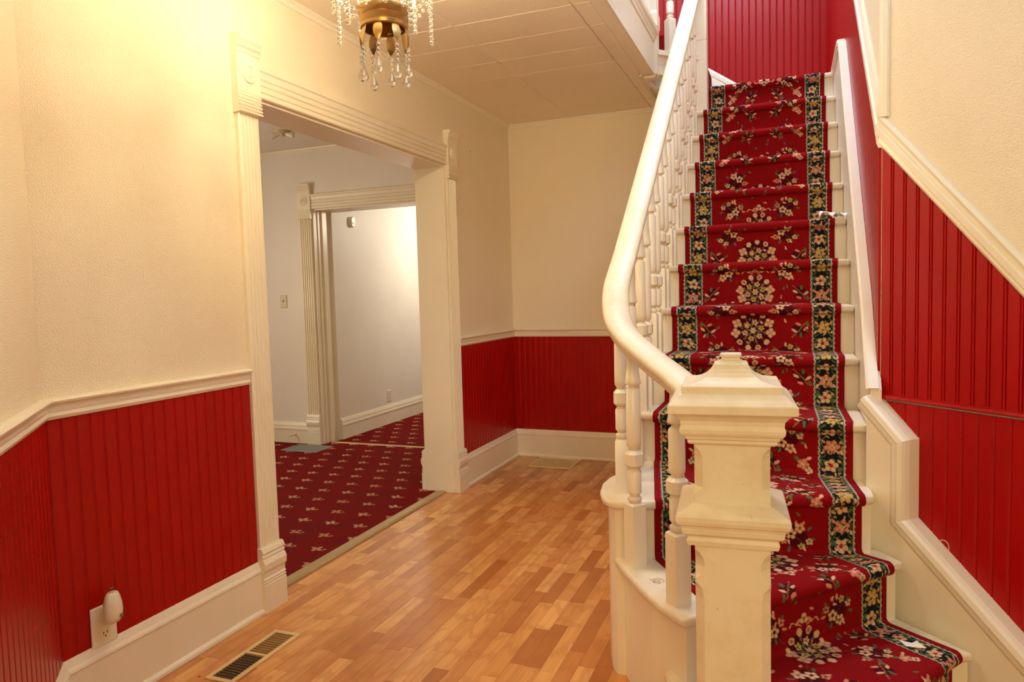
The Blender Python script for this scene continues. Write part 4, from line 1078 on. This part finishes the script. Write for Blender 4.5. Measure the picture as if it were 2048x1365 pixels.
for k in range(NL):
    a = 2*math.pi*(k+0.35)/NL; ca, sa = math.cos(a), math.sin(a)
    # leaf pendant
    L0 = 0.072; v = []; f = []
    tn = Vector((-sa, ca, 0)); rd = Vector((ca, sa, 0))
    base = c0+rd*0.052+Vector((0, 0, 1.990))
    ws = [0.004, 0.008, 0.0115, 0.0125, 0.011, 0.007, 0.0008]
    for j, w_ in enumerate(ws):
        t = j/6; ctr = base+rd*(0.012*math.sin(t*2.2))+Vector((0, 0, -L0*t))
        for s_, dd in ((-1, 0), (0, 0.002), (1, 0)): v.append(ctr+tn*(w_*s_)+rd*dd)
        for s_, dd in ((1, -0.001), (0, 0.001), (-1, -0.001)): v.append(ctr+tn*(w_*s_)+rd*dd)
    for j in range(6):
        for q in range(6): f.append((j*6+q, j*6+(q+1) % 6, (j+1)*6+(q+1) % 6, (j+1)*6+q))
    f += [(5, 4, 3, 2, 1, 0), (36, 37, 38, 39, 40, 41)]
    cput(MB().add(v, f), 'brass_leaf', M_BRASS)
    tip = base+rd*0.0105+Vector((0, 0, -L0-0.002))
    strand(tip, 4 if k % 2 else 3, True)
NU = 10
UZ = 2.165; UR = 0.128
ring = MB(); v = []
for k in range(48):
    a = 2*math.pi*k/48
    for q in range(8):
        b_ = 2*math.pi*q/8; v.append(c0+Vector(((UR+0.005*math.cos(b_))*math.cos(a), (UR+0.005*math.cos(b_))*math.sin(a), UZ+0.005*math.sin(b_))))
cput(MB().add(v, [(k*8+q, k*8+(q+1) % 8, ((k+1) % 48)*8+(q+1) % 8, ((k+1) % 48)*8+q) for k in range(48) for q in range(8)]), 'upper_ring', M_BRASS)
for k in range(NU):
    a = 2*math.pi*(k+0.2)/NU; p = c0+Vector((UR*math.cos(a), UR*math.sin(a), UZ-0.006))
    strand(p, 13 if k % 2 else 9, False, 0.0068, 0.0165)
    a2 = 2*math.pi*(k+1.2)/NU; p2 = c0+Vector((UR*math.cos(a2), UR*math.sin(a2), UZ-0.006))
    garland(p, p2, 0.030, 6)
    q_ = c0+Vector((0.070*math.cos(a+0.2), 0.070*math.sin(a+0.2), 2.034)); garland(p+Vector((0, 0, -0.05)), q_, 0.03, 6, 0.0058)
for k in range(5):
    a = 2*math.pi*k/5+0.5; ca, sa = math.cos(a), math.sin(a)
    arm = [c0+Vector((0.008*ca, 0.008*sa, 2.10)), c0+Vector((0.04*ca, 0.04*sa, 2.075)), c0+Vector((0.085*ca, 0.085*sa, 2.10)), c0+Vector((0.128*ca, 0.128*sa, UZ))]
    pp = smooth_path(arm, 4)
    o = pathsweep(pp, [(0.003*math.cos(q), 0.003*math.sin(q)) for q in [2*math.pi*j/6 for j in range(6)]], 'arm', M_BRASS, ch)
    for v_ in o.data.vertices: v_.co -= ch.location-Vector((0, 0, DZ))
    cput(MB().lathe([(0.004, 2.105), (0.013, 2.112), (0.011, 2.118), (0.009, 2.15)], c0+Vector((0.075*ca, 0.075*sa, 0)), 12), 'candle_cup', M_BRASS)
    cput(MB().lathe([(0.007, 2.15), (0.014, 2.165), (0.016, 2.18), (0.011, 2.20), (0.003, 2.215)], c0+Vector((0.075*ca, 0.075*sa, 0)), 12), 'bulb', M_BULB)
ch.location = (CHP[0], CHP[1], HC); ch.scale = (CHS, CHS, CHZ)
tag(ch, 'brass chandelier with leaf pendants and hanging crystal strands under the hall ceiling', 'chandelier')

# ------------------------------------------------------------------ small loose things
z = nz(12)+0.009
tag(MB().prism([(0.304, 2.352), (0.338, 2.343), (0.352, 2.362), (0.372, 2.322), (0.352, 2.318), (0.318, 2.318)], (0, 0, 0), X, Y_, Zz, z, z+0.0012).obj('paper_scrap', M_PAPER), 'torn white paper scrap lying on the bottom carpeted step', 'paper')
# crumpled tissue
b = MB(); v = []; rn = random.Random(5); nu_, nv_2 = 14, 5
for j in range(nv_2):
    for i in range(nu_):
        t = i/(nu_-1); v.append((0.130+0.125*t, 3.735+0.045*j/(nv_2-1)+rn.uniform(-.006, .006), nz(5)+0.008+0.034*abs(math.sin(t*7+j*1.3))*(1-0.5*t)+rn.uniform(0, .004)))
nb = len(v)
v += [(p[0], p[1], p[2]-0.0012) for p in v]
f = []
for j in range(nv_2-1):
    for i in range(nu_-1):
        q = j*nu_+i; f.append((q, q+1, q+nu_+1, q+nu_)); f.append((nb+q, nb+q+nu_, nb+q+nu_+1, nb+q+1))
per = [i for i in range(nu_)]+[j*nu_+nu_-1 for j in range(1, nv_2)]+[(nv_2-1)*nu_+i for i in range(nu_-2, -1, -1)]+[j*nu_ for j in range(nv_2-2, 0, -1)]
for k in range(len(per)):
    a_, b_ = per[k], per[(k+1) % len(per)]; f.append((a_, nb+a_, nb+b_, b_))
o = mk('crumpled_tissue', v, f, M_PAPER, None, True)
tag(o, 'crumpled pale tissue on a middle stair tread beside the runner', 'tissue')
# little loop of white wire on the skirt
lp = [Vector(FAR[0])+Vector(FAR[1])*s_+Vector((0, 0, z_))+Vector(FAR[3])*d_ for s_, z_, d_ in ((0.235, 0.475, 0.02), (0.245, 0.487, 0.03), (0.262, 0.489, 0.035), (0.268, 0.478, 0.03), (0.262, 0.458, 0.02))]
pathsweep_o = pathsweep(smooth_path(lp, 4), [(0.0012*math.cos(q), 0.0012*math.sin(q)) for q in [2*math.pi*j/5 for j in range(5)]], 'wire_loop', M_PAPER, None)
tag(pathsweep_o, 'thin white wire loop poking up behind the angled stair skirt', 'wire')
o = MB().prism([(-1.906, 1.786), (-1.899, 1.783), (-1.896, 1.790), (-1.902, 1.795)], (0, 0, 0), X, Y_, Zz, 0.0006, 0.003).obj('red_chip', m_flat('red_chip_paint', (0.7, 0.05, 0.02), 0.5))
tag(o, 'tiny bright red chip on the laminate near the brass register', 'debris')
# chipped patch in the step where a baluster once stood
b = MB(); c = Vector((-0.379, 2.118, nz(11)+0.0002)); pts = []
for k in range(14):
    a = 2*math.pi*k/14; r = 0.021*(1+0.25*random.uniform(-1, 1))/max(abs(math.cos(a)), abs(math.sin(a)))*0.9
    pts.append((c.x+r*math.cos(a+0.8), c.y+r*math.sin(a+0.8)))
def m_patch():
    t = NT('bare_wood_patch', 0.8)
    c_ = t.ramp(t.noise(110, 4, 0.7, t.coord('World')), [(0.35, (0.10, 0.05, 0.02)), (0.5, (0.62, 0.52, 0.36)), (0.7, (0.80, 0.72, 0.56))]); t.color(c_); return t.m
b.prism(pts, (0, 0, 0), X, Y_, Zz, nz(11)+0.0002, nz(11)+0.0012); b.obj('bare_patch', m_patch(), stair)
